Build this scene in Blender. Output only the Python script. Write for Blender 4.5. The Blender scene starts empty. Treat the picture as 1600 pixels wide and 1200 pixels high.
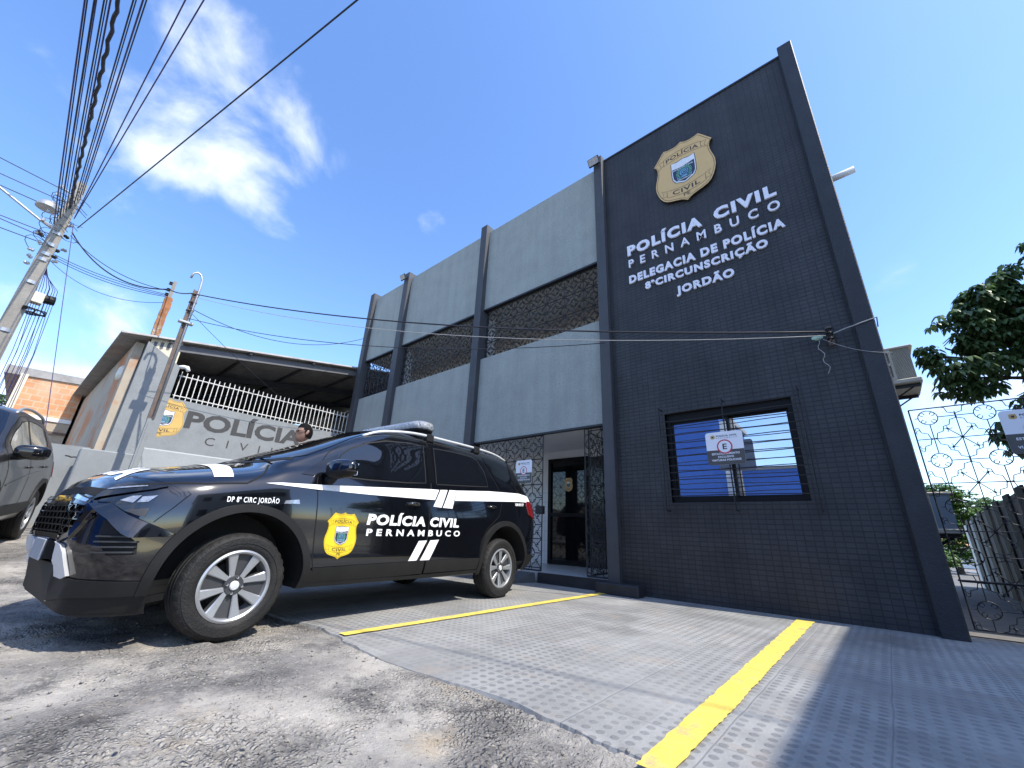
import bpy, bmesh, math, random
from mathutils import Vector, Matrix, noise
from mathutils.bvhtree import BVHTree
random.seed(7)
R_ = math.radians
scene = bpy.context.scene
COL = scene.collection
# ------------------------------------------------------------------ camera
cam_d = bpy.data.cameras.new('camera'); cam = bpy.data.objects.new('camera', cam_d); COL.objects.link(cam)
cam_d.sensor_width = 36; cam_d.sensor_fit = 'HORIZONTAL'; cam_d.lens = 635/1600*36
cam_d.clip_start = 0.02; cam_d.clip_end = 3000
EYE = Vector((0, 0, 0.7))
cr = Vector((0.75785953, 0.650984, 0.0432292))
cdn = Vector((-0.19510226, 0.28936392, -0.9371252))
cf = Vector((-0.62256248, 0.70177514, 0.34630565))
cam.matrix_world = Matrix(((cr.x, -cdn.x, -cf.x, EYE.x), (cr.y, -cdn.y, -cf.y, EYE.y), (cr.z, -cdn.z, -cf.z, EYE.z), (0, 0, 0, 1)))
scene.camera = cam
# ------------------------------------------------------------------ light
SUN = Vector((1.0, 0.115, 1.376)).normalized()          # towards the sun
SUN_EL = math.asin(SUN.z); SUN_AZ = math.atan2(SUN.x, SUN.y)
world = bpy.data.worlds.new('World'); scene.world = world; world.use_nodes = True
scene.view_settings.view_transform = 'Standard'; scene.view_settings.look = 'None'
scene.view_settings.exposure = 1.36; scene.view_settings.gamma = 1.0
sun_d = bpy.data.lights.new('sun', 'SUN'); sun_d.energy = 2.35; sun_d.angle = R_(0.5); sun_d.color = (1.0, 0.94, 0.84)
sun = bpy.data.objects.new('sun', sun_d); COL.objects.link(sun)
sun.rotation_euler = SUN.to_track_quat('Z', 'Y').to_euler(); sun.location = SUN*60
scene.cycles.use_denoising = True
try: scene.cycles.denoiser = 'OPENIMAGEDENOISE'
except Exception: pass
scene.cycles.max_bounces = 8

def build_sky():
    nt = world.node_tree; N = nt.nodes; L = nt.links
    N.clear()
    out = N.new('ShaderNodeOutputWorld'); bg = N.new('ShaderNodeBackground'); L.new(bg.outputs[0], out.inputs[0])
    sky = N.new('ShaderNodeTexSky'); sky.sky_type = 'NISHITA'; sky.sun_disc = False
    sky.sun_elevation = SUN_EL; sky.sun_rotation = SUN_AZ
    sky.air_density = 1.0; sky.dust_density = 0.6; sky.ozone_density = 2.2; sky.altitude = 10
    hs = N.new('ShaderNodeHueSaturation'); hs.inputs['Saturation'].default_value = SKY_SAT; hs.inputs['Value'].default_value = SKY_VAL; hs.inputs['Hue'].default_value = 0.506
    L.new(sky.outputs[0], hs.inputs['Color'])
    geo = N.new('ShaderNodeTexCoord')
    nrm = N.new('ShaderNodeVectorMath'); nrm.operation = 'NORMALIZE'; L.new(geo.outputs['Generated'], nrm.inputs[0])
    def math_(op, a, b=None, c=None):
        m = N.new('ShaderNodeMath'); m.operation = op
        for i, v in enumerate((a, b, c)):
            if v is None: continue
            if isinstance(v, (int, float)): m.inputs[i].default_value = v
            else: L.new(v, m.inputs[i])
        return m.outputs[0]
    # project direction on a cloud deck so that clouds flatten towards the horizon
    sep = N.new('ShaderNodeSeparateXYZ'); L.new(nrm.outputs[0], sep.inputs[0])
    zc = math_('ADD', math_('MAXIMUM', sep.outputs['Z'], 0.0), 0.16)
    px = math_('DIVIDE', sep.outputs['X'], zc); py = math_('DIVIDE', sep.outputs['Y'], zc)
    cmb = N.new('ShaderNodeCombineXYZ'); L.new(px, cmb.inputs[0]); L.new(py, cmb.inputs[1])
    ns = N.new('ShaderNodeTexNoise'); ns.inputs['Scale'].default_value = 5.2; ns.inputs['Detail'].default_value = 9; ns.inputs['Roughness'].default_value = 0.55
    ns.inputs['Distortion'].default_value = 0.35
    sv = N.new('ShaderNodeVectorMath'); sv.operation = 'MULTIPLY'; L.new(nrm.outputs[0], sv.inputs[0]); sv.inputs[1].default_value = (1, 1, 1.5); L.new(sv.outputs[0], ns.inputs['Vector'])
    ns2 = N.new('ShaderNodeTexNoise'); ns2.inputs['Scale'].default_value = 1.3; ns2.inputs['Detail'].default_value = 4
    L.new(cmb.outputs[0], ns2.inputs['Vector'])
    total = None
    for (d, rad, amp) in CLOUDS:
        v = Vector(d).normalized()
        dp = N.new('ShaderNodeVectorMath'); dp.operation = 'DISTANCE'; L.new(nrm.outputs[0], dp.inputs[0]); dp.inputs[1].default_value = v
        mr = N.new('ShaderNodeMapRange'); mr.interpolation_type = 'SMOOTHSTEP'
        mr.inputs[1].default_value = rad; mr.inputs[2].default_value = rad*0.12; mr.inputs[3].default_value = 0; mr.inputs[4].default_value = amp
        L.new(dp.outputs['Value'], mr.inputs[0])
        total = mr.outputs[0] if total is None else math_('MAXIMUM', total, mr.outputs[0])
    # general scattered cloud elsewhere (behind and above the viewer)
    mrb = N.new('ShaderNodeMapRange'); mrb.inputs[1].default_value = 0.05; mrb.inputs[2].default_value = -0.5; mrb.inputs[3].default_value = 0; mrb.inputs[4].default_value = 0.62
    L.new(sep.outputs['Y'], mrb.inputs[0])
    total = math_('MAXIMUM', total, mrb.outputs[0])
    dens = math_('ADD', math_('SUBTRACT', ns.outputs['Fac'], 0.78), math_('MULTIPLY', total, 0.5))
    mr = N.new('ShaderNodeMapRange'); mr.interpolation_type = 'SMOOTHSTEP'
    mr.inputs[1].default_value = -0.02; mr.inputs[2].default_value = 0.34; mr.inputs[3].default_value = 0; mr.inputs[4].default_value = 0.9
    L.new(dens, mr.inputs[0])
    cl = math_('MULTIPLY', mr.outputs[0], math_('MINIMUM', math_('MULTIPLY', total, 3.0), 1.0))
    # pale haze towards the right horizon
    mix = N.new('ShaderNodeMixRGB'); L.new(cl, mix.inputs[0]); L.new(hs.outputs[0], mix.inputs[1]); mix.inputs[2].default_value = CLOUD_COL
    L.new(mix.outputs[0], bg.inputs[0]); bg.inputs[1].default_value = SKY_STR
SKY_SAT, SKY_VAL, SKY_STR = 1.16, 1.0, 0.15
CLOUD_COL = (3.5, 3.7, 4.1, 1)
def _d(u, v):
    k = cr*(u-800) + cdn*(v-600) + cf*635
    return tuple(k.normalized())
CLOUDS = [(_d(330, 190), .34, .86), (_d(430, 215), .22, .8), (_d(540, 265), .12, .72), (_d(235, 90), .24, .6), (_d(60, 20), .2, .55), (_d(160, 490), .16, .72),
          (_d(50, 560), .22, .74), (_d(610, 395), .16, .42), (_d(680, 350), .12, .40), (_d(470, 115), .05, .55), (_d(1480, 570), .16, .56), (_d(1560, 640), .25, .78), (_d(1390, 400), .12, .42), (_d(1240, 10), .06, .45)]
build_sky()

# ------------------------------------------------------------------ helpers
def lnk(o, parent=None):
    COL.objects.link(o)
    if parent is not None: o.parent = parent
    return o
def empty(name, loc=(0, 0, 0), rz=0.0, label=None, cat=None, group=None, kind=None):
    o = bpy.data.objects.new(name, None); o.empty_display_size = 0.2
    o.location = loc; o.rotation_euler = (0, 0, rz); COL.objects.link(o)
    tag(o, label, cat, group, kind); return o
def tag(o, label=None, cat=None, group=None, kind=None):
    if label: o['label'] = label
    if cat: o['category'] = cat
    if group: o['group'] = group
    if kind: o['kind'] = kind
    return o
def obj(name, bm, m, parent=None, smooth=False, label=None, cat=None, group=None, kind=None, loc=None):
    me = bpy.data.meshes.new(name)
    if isinstance(bm, bmesh.types.BMesh):
        bm.normal_update(); bm.to_mesh(me); bm.free()
    else:
        me.from_pydata(bm[0], [], bm[1])
    for mm in (m if isinstance(m, (list, tuple)) else [m]): me.materials.append(mm)
    if smooth:
        me.shade_smooth()
        if smooth is not True: me.set_sharp_from_angle(angle=R_(smooth))
    o = bpy.data.objects.new(name, me); lnk(o, parent)
    if loc: o.location = loc
    at = me.attributes.get('cn')
    if at is not None:
        ns = [tuple(q.vector) for q in at.data]; me.shade_smooth(); me.normals_split_custom_set_from_vertices(ns)
    return tag(o, label, cat, group, kind)
def copy_tree(o, parent=None):
    c = o.copy(); COL.objects.link(c)
    if parent is not None: c.parent = parent
    for ch in list(o.children): copy_tree(ch, c)
    return c
def box(bm, x0, x1, y0, y1, z0, z1, mi=0):
    vs = [bm.verts.new(p) for p in ((x0, y0, z0), (x1, y0, z0), (x1, y1, z0), (x0, y1, z0), (x0, y0, z1), (x1, y0, z1), (x1, y1, z1), (x0, y1, z1))]
    for f in ((3, 2, 1, 0), (4, 5, 6, 7), (0, 1, 5, 4), (1, 2, 6, 5), (2, 3, 7, 6), (3, 0, 4, 7)):
        bm.faces.new([vs[i] for i in f]).material_index = mi
    return vs
def bevel_all(bm, w, seg=1):
    bmesh.ops.bevel(bm, geom=list(bm.edges), offset=w, segments=seg, affect='EDGES', profile=0.6, clamp_overlap=True)
def bbox(x0, x1, y0, y1, z0, z1, w=0.01, seg=1):
    bm = bmesh.new(); box(bm, x0, x1, y0, y1, z0, z1); bevel_all(bm, w, seg); return bm
def hexa(bm, pts):
    vs = [bm.verts.new(p) for p in pts]
    for f in ((3, 2, 1, 0), (4, 5, 6, 7), (0, 1, 5, 4), (1, 2, 6, 5), (2, 3, 7, 6), (3, 0, 4, 7)): bm.faces.new([vs[i] for i in f])
def tube(bm, pts, r, n=6, cap=True, mi=0):
    pts = [Vector(p) for p in pts]; rings = []
    rs = r if isinstance(r, (list, tuple)) else [r]*len(pts)
    t0 = (pts[1]-pts[0]).normalized()
    ref = Vector((0, 0, 1)) if abs(t0.z) < 0.9 else Vector((1, 0, 0))
    u = t0.cross(ref).normalized()
    for i, p in enumerate(pts):
        t = (pts[min(i+1, len(pts)-1)] - pts[max(i-1, 0)])
        if t.length < 1e-9: t = t0
        t.normalize()
        u = (u - t*u.dot(t))
        if u.length < 1e-6: u = t.orthogonal()
        u.normalize(); w = t.cross(u)
        rings.append([bm.verts.new(p + (u*math.cos(2*math.pi*k/n) + w*math.sin(2*math.pi*k/n))*rs[i]) for k in range(n)])
    for a, b in zip(rings, rings[1:]):
        for k in range(n):
            bm.faces.new((a[k], a[(k+1) % n], b[(k+1) % n], b[k])).material_index = mi
    if cap and n > 2:
        bm.faces.new(rings[0][::-1]).material_index = mi; bm.faces.new(rings[-1]).material_index = mi
def lathe(bm, prof, axis='Z', n=24, origin=(0, 0, 0), mi=0, close=False):
    o = Vector(origin); rings = []
    for (r, h) in prof:
        ring = []
        for k in range(n):
            a = 2*math.pi*k/n; c, s = r*math.cos(a), r*math.sin(a)
            p = {'Z': (c, s, h), 'X': (h, c, s), 'Y': (s, h, c)}[axis]
            ring.append(bm.verts.new(o+Vector(p)))
        rings.append(ring)
    if close: rings.append(rings[0])
    for a, b in zip(rings, rings[1:]):
        for k in range(n): bm.faces.new((a[k], a[(k+1) % n], b[(k+1) % n], b[k])).material_index = mi
    return rings
def prism(bm, poly, f0, f1, mi=0):
    """poly of (u,v); f0/f1 map (u,v)->point for the back and the front."""
    a = [bm.verts.new(f0(*p)) for p in poly]; b = [bm.verts.new(f1(*p)) for p in poly]; n = len(poly)
    bm.faces.new(a[::-1]).material_index = mi; bm.faces.new(b).material_index = mi
    for i in range(n): bm.faces.new((a[i], a[(i+1) % n], b[(i+1) % n], b[i])).material_index = mi
def pchip(xs, ys):
    n = len(xs); h = [xs[i+1]-xs[i] for i in range(n-1)]; d = [(ys[i+1]-ys[i])/h[i] for i in range(n-1)]
    m = [0.0]*n; m[0] = d[0]; m[-1] = d[-1]
    for i in range(1, n-1):
        if d[i-1]*d[i] > 0:
            w1, w2 = 2*h[i]+h[i-1], h[i]+2*h[i-1]; m[i] = (w1+w2)/(w1/d[i-1]+w2/d[i])
    def f(x):
        if x <= xs[0]: return ys[0]
        if x >= xs[-1]: return ys[-1]
        i = max(k for k in range(n-1) if xs[k] <= x); t = (x-xs[i])/h[i]
        return ((2*t**3-3*t*t+1)*ys[i] + (t**3-2*t*t+t)*h[i]*m[i] + (-2*t**3+3*t*t)*ys[i+1] + (t**3-t*t)*h[i]*m[i+1])
    return f
# ---- text as flat mesh
_cap = {}
def _raw_text(s, bold, spacing):
    cu = bpy.data.curves.new('lettering', 'FONT'); cu.body = s; cu.size = 1; cu.offset = bold; cu.space_character = spacing; cu.resolution_u = 3
    cu.fill_mode = 'FRONT'
    o = bpy.data.objects.new('lettering', cu); COL.objects.link(o)
    dg = bpy.context.evaluated_depsgraph_get(); me = bpy.data.meshes.new_from_object(o.evaluated_get(dg))
    vs = [tuple(v.co[:2]) for v in me.vertices]; fs = [tuple(p.vertices) for p in me.polygons]
    bpy.data.objects.remove(o); bpy.data.curves.remove(cu); bpy.data.meshes.remove(me)
    return vs, fs
def text2d(s, u0, u1, v0, cap, bold=0.03, spacing=1.0, slant=0.0):
    """flat text: spans u0..u1, baseline v0, capital height cap -> (verts2d, faces)"""
    if bold not in _cap:
        hv, _ = _raw_text('H', bold, 1.0); _cap[bold] = (min(v[1] for v in hv), max(v[1] for v in hv))
    lo, hi = _cap[bold]
    vs, fs = _raw_text(s, bold, spacing)
    x0, x1 = min(v[0] for v in vs), max(v[0] for v in vs)
    out = []
    for x, y in vs:
        v = v0 + (y-lo)/(hi-lo)*cap
        out.append((u0 + (x-x0)/(x1-x0)*(u1-u0) + slant*(v-v0), v))
    return out, fs
def flat_to_bm(bm, vf, fn, mi=0):
    vs = [bm.verts.new(fn(*p)) for p in vf[0]]
    for f in vf[1]:
        try: bm.faces.new([vs[i] for i in f]).material_index = mi
        except ValueError: pass
def solid_text(bm, vf, front, back):
    vs = [bm.verts.new(front(*p)) for p in vf[0]]; vb = [bm.verts.new(back(*p)) for p in vf[0]]
    cnt = {}
    for f in vf[1]:
        try: bm.faces.new([vs[i] for i in f])
        except ValueError: continue
        for a, b in zip(f, f[1:]+f[:1]): cnt[(a, b)] = 1
    for (a, b) in cnt:
        if (b, a) not in cnt:
            try: bm.faces.new((vs[b], vs[a], vb[a], vb[b]))
            except ValueError: pass
def poly2d(pts):
    return list(pts), [tuple(range(len(pts)))]

# ------------------------------------------------------------------ materials
def mat(name, col, rough=0.6, metal=0.0, var=0.12, vs=5.0, bump=0.0, bs=60.0, coat=0.0, spec=0.5, dirt=None, ds=1.5, dth=(0.5, 0.75), bdist=0.01, trans=0.0, emit=None, streak=0.0):
    m = bpy.data.materials.new(name); m.use_nodes = True; nt = m.node_tree; N = nt.nodes; L = nt.links
    b = N['Principled BSDF']; b.inputs['Roughness'].default_value = rough; b.inputs['Metallic'].default_value = metal
    b.inputs['Coat Weight'].default_value = coat; b.inputs['Coat Roughness'].default_value = 0.03
    b.inputs['Specular IOR Level'].default_value = spec
    if trans: b.inputs['Transmission Weight'].default_value = trans
    tc = N.new('ShaderNodeTexCoord'); m['tc'] = 1
    col = tuple(col[:3])+(1,)
    n1 = N.new('ShaderNodeTexNoise'); n1.inputs['Scale'].default_value = vs; n1.inputs['Detail'].default_value = 7; n1.inputs['Roughness'].default_value = 0.65
    L.new(tc.outputs['Object'], n1.inputs['Vector'])
    mr = N.new('ShaderNodeMapRange'); mr.inputs[1].default_value = 0.25; mr.inputs[2].default_value = 0.75; mr.inputs[3].default_value = 1-var; mr.inputs[4].default_value = 1+var
    L.new(n1.outputs['Fac'], mr.inputs[0])
    vm = N.new('ShaderNodeVectorMath'); vm.operation = 'SCALE'; vm.inputs[0].default_value = col[:3]; L.new(mr.outputs[0], vm.inputs['Scale'])
    last = vm.outputs[0]
    if dirt:
        n2 = N.new('ShaderNodeTexNoise'); n2.inputs['Scale'].default_value = ds; n2.inputs['Detail'].default_value = 8; n2.inputs['Roughness'].default_value = 0.7
        L.new(tc.outputs['Object'], n2.inputs['Vector'])
        m2 = N.new('ShaderNodeMapRange'); m2.inputs[1].default_value = dth[0]; m2.inputs[2].default_value = dth[1]; L.new(n2.outputs['Fac'], m2.inputs[0])
        mx = N.new('ShaderNodeMixRGB'); L.new(m2.outputs[0], mx.inputs[0]); L.new(last, mx.inputs[1]); mx.inputs[2].default_value = tuple(dirt[:3])+(1,)
        last = mx.outputs[0]
    if streak:
        mp = N.new('ShaderNodeMapping'); mp.inputs['Scale'].default_value = (5.5, 5.5, .28); L.new(tc.outputs['Object'], mp.inputs[0])
        n5 = N.new('ShaderNodeTexNoise'); n5.inputs['Scale'].default_value = 1; n5.inputs['Detail'].default_value = 6; n5.inputs['Roughness'].default_value = .6; L.new(mp.outputs[0], n5.inputs['Vector'])
        m5 = N.new('ShaderNodeMapRange'); m5.inputs[1].default_value = .40; m5.inputs[2].default_value = .70; m5.inputs[3].default_value = 1.0; m5.inputs[4].default_value = 1-streak; L.new(n5.outputs['Fac'], m5.inputs[0])
        v5 = N.new('ShaderNodeVectorMath'); v5.operation = 'SCALE'; L.new(last, v5.inputs[0]); L.new(m5.outputs[0], v5.inputs['Scale']); last = v5.outputs[0]
    L.new(last, b.inputs['Base Color'])
    if bump:
        n3 = N.new('ShaderNodeTexNoise'); n3.inputs['Scale'].default_value = bs; n3.inputs['Detail'].default_value = 5; L.new(tc.outputs['Object'], n3.inputs['Vector'])
        bp = N.new('ShaderNodeBump'); bp.inputs['Strength'].default_value = bump; bp.inputs['Distance'].default_value = bdist
        L.new(n3.outputs['Fac'], bp.inputs['Height']); L.new(bp.outputs[0], b.inputs['Normal'])
    if emit:
        b.inputs['Emission Color'].default_value = tuple(emit[:3])+(1,); b.inputs['Emission Strength'].default_value = emit[3]
    return m
MT = {}
MT['plaster'] = mat('grey_textured_plaster', (.345, .366, .340), .9, var=.13, vs=2.2, bump=.9, bs=48, bdist=.02, dirt=(.275, .295, .276), ds=26, dth=(.5, .66), streak=.12)
MT['pillar'] = mat('dark_grey_paint', (.058, .06, .066), .6, var=.15, vs=4, bump=.35, bs=70, streak=.25)
MT['tower_pillar'] = mat('charcoal_paint', (.020, .022, .026), .55, var=.18, vs=4, bump=.5, bs=55, dirt=(.03, .032, .037), ds=4, streak=.25)
MT['black_iron'] = mat('black_iron', (.012, .012, .014), .5, var=.2, vs=20)
MT['beige_wall'] = mat('beige_wall_paint', (.60, .575, .52), .85, var=.06, bump=.15)
MT['white_wall'] = mat('white_wall_paint', (.78, .78, .76), .8, var=.05)
MT['floor_tile'] = mat('pale_floor_tile', (.5, .5, .5), .35, var=.06)
MT['black_glass'] = mat('black_glass', (.006, .006, .007), .04, var=0.0)
MT['black_frame'] = mat('black_aluminium', (.006, .006, .0065), .55, var=.1, spec=.25)
MT['gallery_wall'] = mat('gallery_wall_paint', (.66, .60, .50), .85, var=.06)
MT['letter'] = mat('white_acrylic_letters', (.80, .79, .86), .5, var=.03)
MT['gold'] = mat('gold_paint', (.66, .43, .18), .55, var=.06, vs=8)
MT['yellow'] = mat('yellow_film', (.80, .56, .02), .35, var=.04)
MT['ochre'] = mat('ochre_paint', (.60, .40, .13), .85, var=.08)
MT['darkline'] = mat('dark_brown_print', (.06, .045, .035), .6)
MT['navy'] = mat('navy_print', (.02, .03, .07), .5)
MT['crest_white'] = mat('crest_white_print', (.75, .76, .78), .5)
MT['crest_green'] = mat('crest_green_print', (.12, .38, .25), .5)
MT['crest_blue'] = mat('crest_blue_print', (.16, .38, .55), .5)
MT['edge'] = mat('dark_edge', (.02, .015, .012), .6)
MT['concrete'] = mat('weathered_concrete', (.27, .25, .215), .9, var=.2, vs=3, bump=.5, bs=40, dirt=(.2, .18, .16), ds=2.4)
MT['grey_paint'] = mat('grey_wall_paint', (.245, .26, .262), .85, var=.09, vs=3, bump=.3, bs=25, dirt=(.195, .205, .205), ds=1.6, dth=(.52, .7))
MT['grey_paint_light'] = mat('pale_grey_wall_paint', (.33, .35, .35), .85, var=.08, vs=3, bump=.3, bs=25)
MT['letter_grey'] = mat('dark_grey_wall_lettering', (.06, .06, .06), .85, var=.1)
MT['galv'] = mat('galvanised_steel', (.42, .43, .43), .45, .6, var=.15, vs=9)
MT['white_metal'] = mat('white_painted_steel', (.75, .73, .68), .5, var=.1, vs=12, dirt=(.42, .3, .2), ds=14, dth=(.62, .75))
MT['brown_steel'] = mat('rusty_brown_steel', (.13, .10, .085), .75, var=.3, vs=10, bump=.3, bs=60, dirt=(.30, .12, .05), ds=5, dth=(.55, .7))
MT['brick'] = None
MT['cable'] = mat('cable_rubber', (.014, .014, .02), .6)
MT['cable_violet'] = mat('violet_cable', (.05, .035, .12), .6)
MT['cable_grey'] = mat('pale_grey_cable', (.34, .335, .32), .6)
MT['rubber'] = mat('tyre_rubber', (.007, .007, .007), .7, var=.4, vs=16, bump=.5, bs=90, dirt=(.022, .019, .016), ds=6, dth=(.5, .75))
MT['paint'] = mat('black_car_paint', (.0025, .0028, .004), .12, var=0.0, coat=1.0, spec=.5)
MT['trim'] = mat('matt_black_plastic', (.012, .0122, .0125), .6, var=.2, vs=9, bump=.2, bs=300, bdist=.003, spec=.3)
MT['gloss_black'] = mat('gloss_black_plastic', (.005, .005, .006), .12, coat=.5)
MT['glass'] = mat('tinted_car_glass', (.004, .005, .007), .02, var=0.0, spec=1.0)
MT['film'] = mat('white_reflective_film', (.86, .86, .86), .4, var=.02)
MT['silver'] = mat('silver_paint', (.66, .67, .68), .4, .25, var=.05)
MT['alloy'] = mat('machined_alloy', (.40, .41, .42), .34, .6, var=.06, vs=30)
MT['alloy_dark'] = mat('grey_alloy_pocket', (.06, .062, .066), .5, .4)
MT['chrome'] = mat('chrome', (.75, .76, .78), .1, 1.0)
MT['lamp_red'] = mat('red_lamp_lens', (.16, .004, .006), .1, coat=1)
MT['lamp_clear'] = mat('clear_lamp_lens', (.33, .35, .38), .12, .5, coat=1, var=.5, vs=55)
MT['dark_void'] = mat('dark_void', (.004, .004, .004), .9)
MT['disc'] = mat('dark_brake_disc', (.012, .012, .012), .5, .3)
MT['plate'] = mat('white_plate', (.42, .43, .44), .4)
MT['skin'] = mat('skin', (.30, .17, .12), .55, var=.08)
MT['hair'] = mat('black_hair', (.006, .005, .005), .85, bump=.5, bs=160, spec=.15)
MT['shirt'] = mat('dark_polo_fabric', (.02, .022, .028), .9, bump=.3, bs=150)
MT['trouser'] = mat('khaki_trouser_fabric', (.16, .13, .09), .9, bump=.3, bs=150)
MT['shoe'] = mat('black_leather', (.012, .011, .01), .4)
MT['bark'] = mat('brown_bark', (.10, .075, .055), .95, var=.35, vs=8, bump=1, bs=25, bdist=.04)
MT['stone'] = mat('grey_stones', (.26, .24, .21), .9, var=.4, vs=3)

def brick_mat(name, c1, c2, mortar, w, h, ms, off=.5, rough=.8, bump=.5, bd=.006, axes='XZ', var=.2, dirt=None, spec=.5, streak=0.0):
    m = bpy.data.materials.new(name); m.use_nodes = True; nt = m.node_tree; N = nt.nodes; L = nt.links; b = N['Principled BSDF']
    b.inputs['Roughness'].default_value = rough; b.inputs['Specular IOR Level'].default_value = spec
    tc = N.new('ShaderNodeTexCoord'); sp = N.new('ShaderNodeSeparateXYZ'); cb = N.new('ShaderNodeCombineXYZ'); L.new(tc.outputs['Object'], sp.inputs[0])
    L.new(sp.outputs[axes[0]], cb.inputs[0]); L.new(sp.outputs[axes[1]], cb.inputs[1])
    br = N.new('ShaderNodeTexBrick'); br.offset = off; br.inputs['Scale'].default_value = 1; br.inputs['Brick Width'].default_value = w; br.inputs['Row Height'].default_value = h
    br.inputs['Mortar Size'].default_value = ms; br.inputs['Mortar Smooth'].default_value = .3; br.inputs['Bias'].default_value = 0
    br.inputs['Color1'].default_value = tuple(c1)+(1,); br.inputs['Color2'].default_value = tuple(c2)+(1,); br.inputs['Mortar'].default_value = tuple(mortar)+(1,)
    L.new(cb.outputs[0], br.inputs['Vector'])
    n1 = N.new('ShaderNodeTexNoise'); n1.inputs['Scale'].default_value = 2.3; n1.inputs['Detail'].default_value = 8; L.new(tc.outputs['Object'], n1.inputs['Vector'])
    mr = N.new('ShaderNodeMapRange'); mr.inputs[1].default_value = .25; mr.inputs[2].default_value = .75; mr.inputs[3].default_value = 1-var; mr.inputs[4].default_value = 1+var; L.new(n1.outputs['Fac'], mr.inputs[0])
    vm = N.new('ShaderNodeVectorMath'); vm.operation = 'SCALE'; L.new(br.outputs['Color'], vm.inputs[0]); L.new(mr.outputs[0], vm.inputs['Scale'])
    last = vm.outputs[0]
    if dirt:
        n2 = N.new('ShaderNodeTexNoise'); n2.inputs['Scale'].default_value = 1.1; n2.inputs['Detail'].default_value = 8; L.new(tc.outputs['Object'], n2.inputs['Vector'])
        m2 = N.new('ShaderNodeMapRange'); m2.inputs[1].default_value = .5; m2.inputs[2].default_value = .68; L.new(n2.outputs['Fac'], m2.inputs[0])
        mx = N.new('ShaderNodeMixRGB'); L.new(m2.outputs[0], mx.inputs[0]); L.new(last, mx.inputs[1]); mx.inputs[2].default_value = tuple(dirt)+(1,); last = mx.outputs[0]
    if streak:
        mp = N.new('ShaderNodeMapping'); mp.inputs['Scale'].default_value = (3.2, 3.2, .22); L.new(tc.outputs['Object'], mp.inputs[0])
        n5 = N.new('ShaderNodeTexNoise'); n5.inputs['Scale'].default_value = 1; n5.inputs['Detail'].default_value = 7; L.new(mp.outputs[0], n5.inputs['Vector'])
        m5 = N.new('ShaderNodeMapRange'); m5.inputs[1].default_value = .35; m5.inputs[2].default_value = .7; m5.inputs[3].default_value = 1+streak; m5.inputs[4].default_value = 1-streak; L.new(n5.outputs['Fac'], m5.inputs[0])
        v5 = N.new('ShaderNodeVectorMath'); v5.operation = 'SCALE'; L.new(last, v5.inputs[0]); L.new(m5.outputs[0], v5.inputs['Scale']); last = v5.outputs[0]
    L.new(last, b.inputs['Base Color'])
    bp = N.new('ShaderNodeBump'); bp.inputs['Strength'].default_value = bump; bp.inputs['Distance'].default_value = bd; bp.invert = True
    n3 = N.new('ShaderNodeTexNoise'); n3.inputs['Scale'].default_value = 30; L.new(tc.outputs['Object'], n3.inputs['Vector'])
    ad = N.new('ShaderNodeMath'); ad.operation = 'MULTIPLY_ADD'; L.new(n3.outputs['Fac'], ad.inputs[0]); ad.inputs[1].default_value = .25; L.new(br.outputs['Fac'], ad.inputs[2])
    L.new(ad.outputs[0], bp.inputs['Height']); L.new(bp.outputs[0], b.inputs['Normal'])
    return m
MT['tile'] = brick_mat('charcoal_wall_tile', (.031, .031, .0325), (.037, .037, .0385), (.019, .019, .020), .085, .055, .005, off=0.0, rough=.5, bump=.75, bd=.007, var=.3, spec=.4, streak=.18)
MT['brick'] = brick_mat('orange_hollow_brick', (.62, .28, .13), (.68, .34, .17), (.56, .42, .28), .26, .19, .02, axes='YZ', rough=.95, dirt=(.6, .4, .25))
MT['white_tile'] = brick_mat('white_wall_tile', (.70, .71, .72), (.72, .73, .74), (.5, .5, .5), .2, .2, .004, off=0, rough=.25, bump=.2, bd=.002, var=.04)
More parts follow.
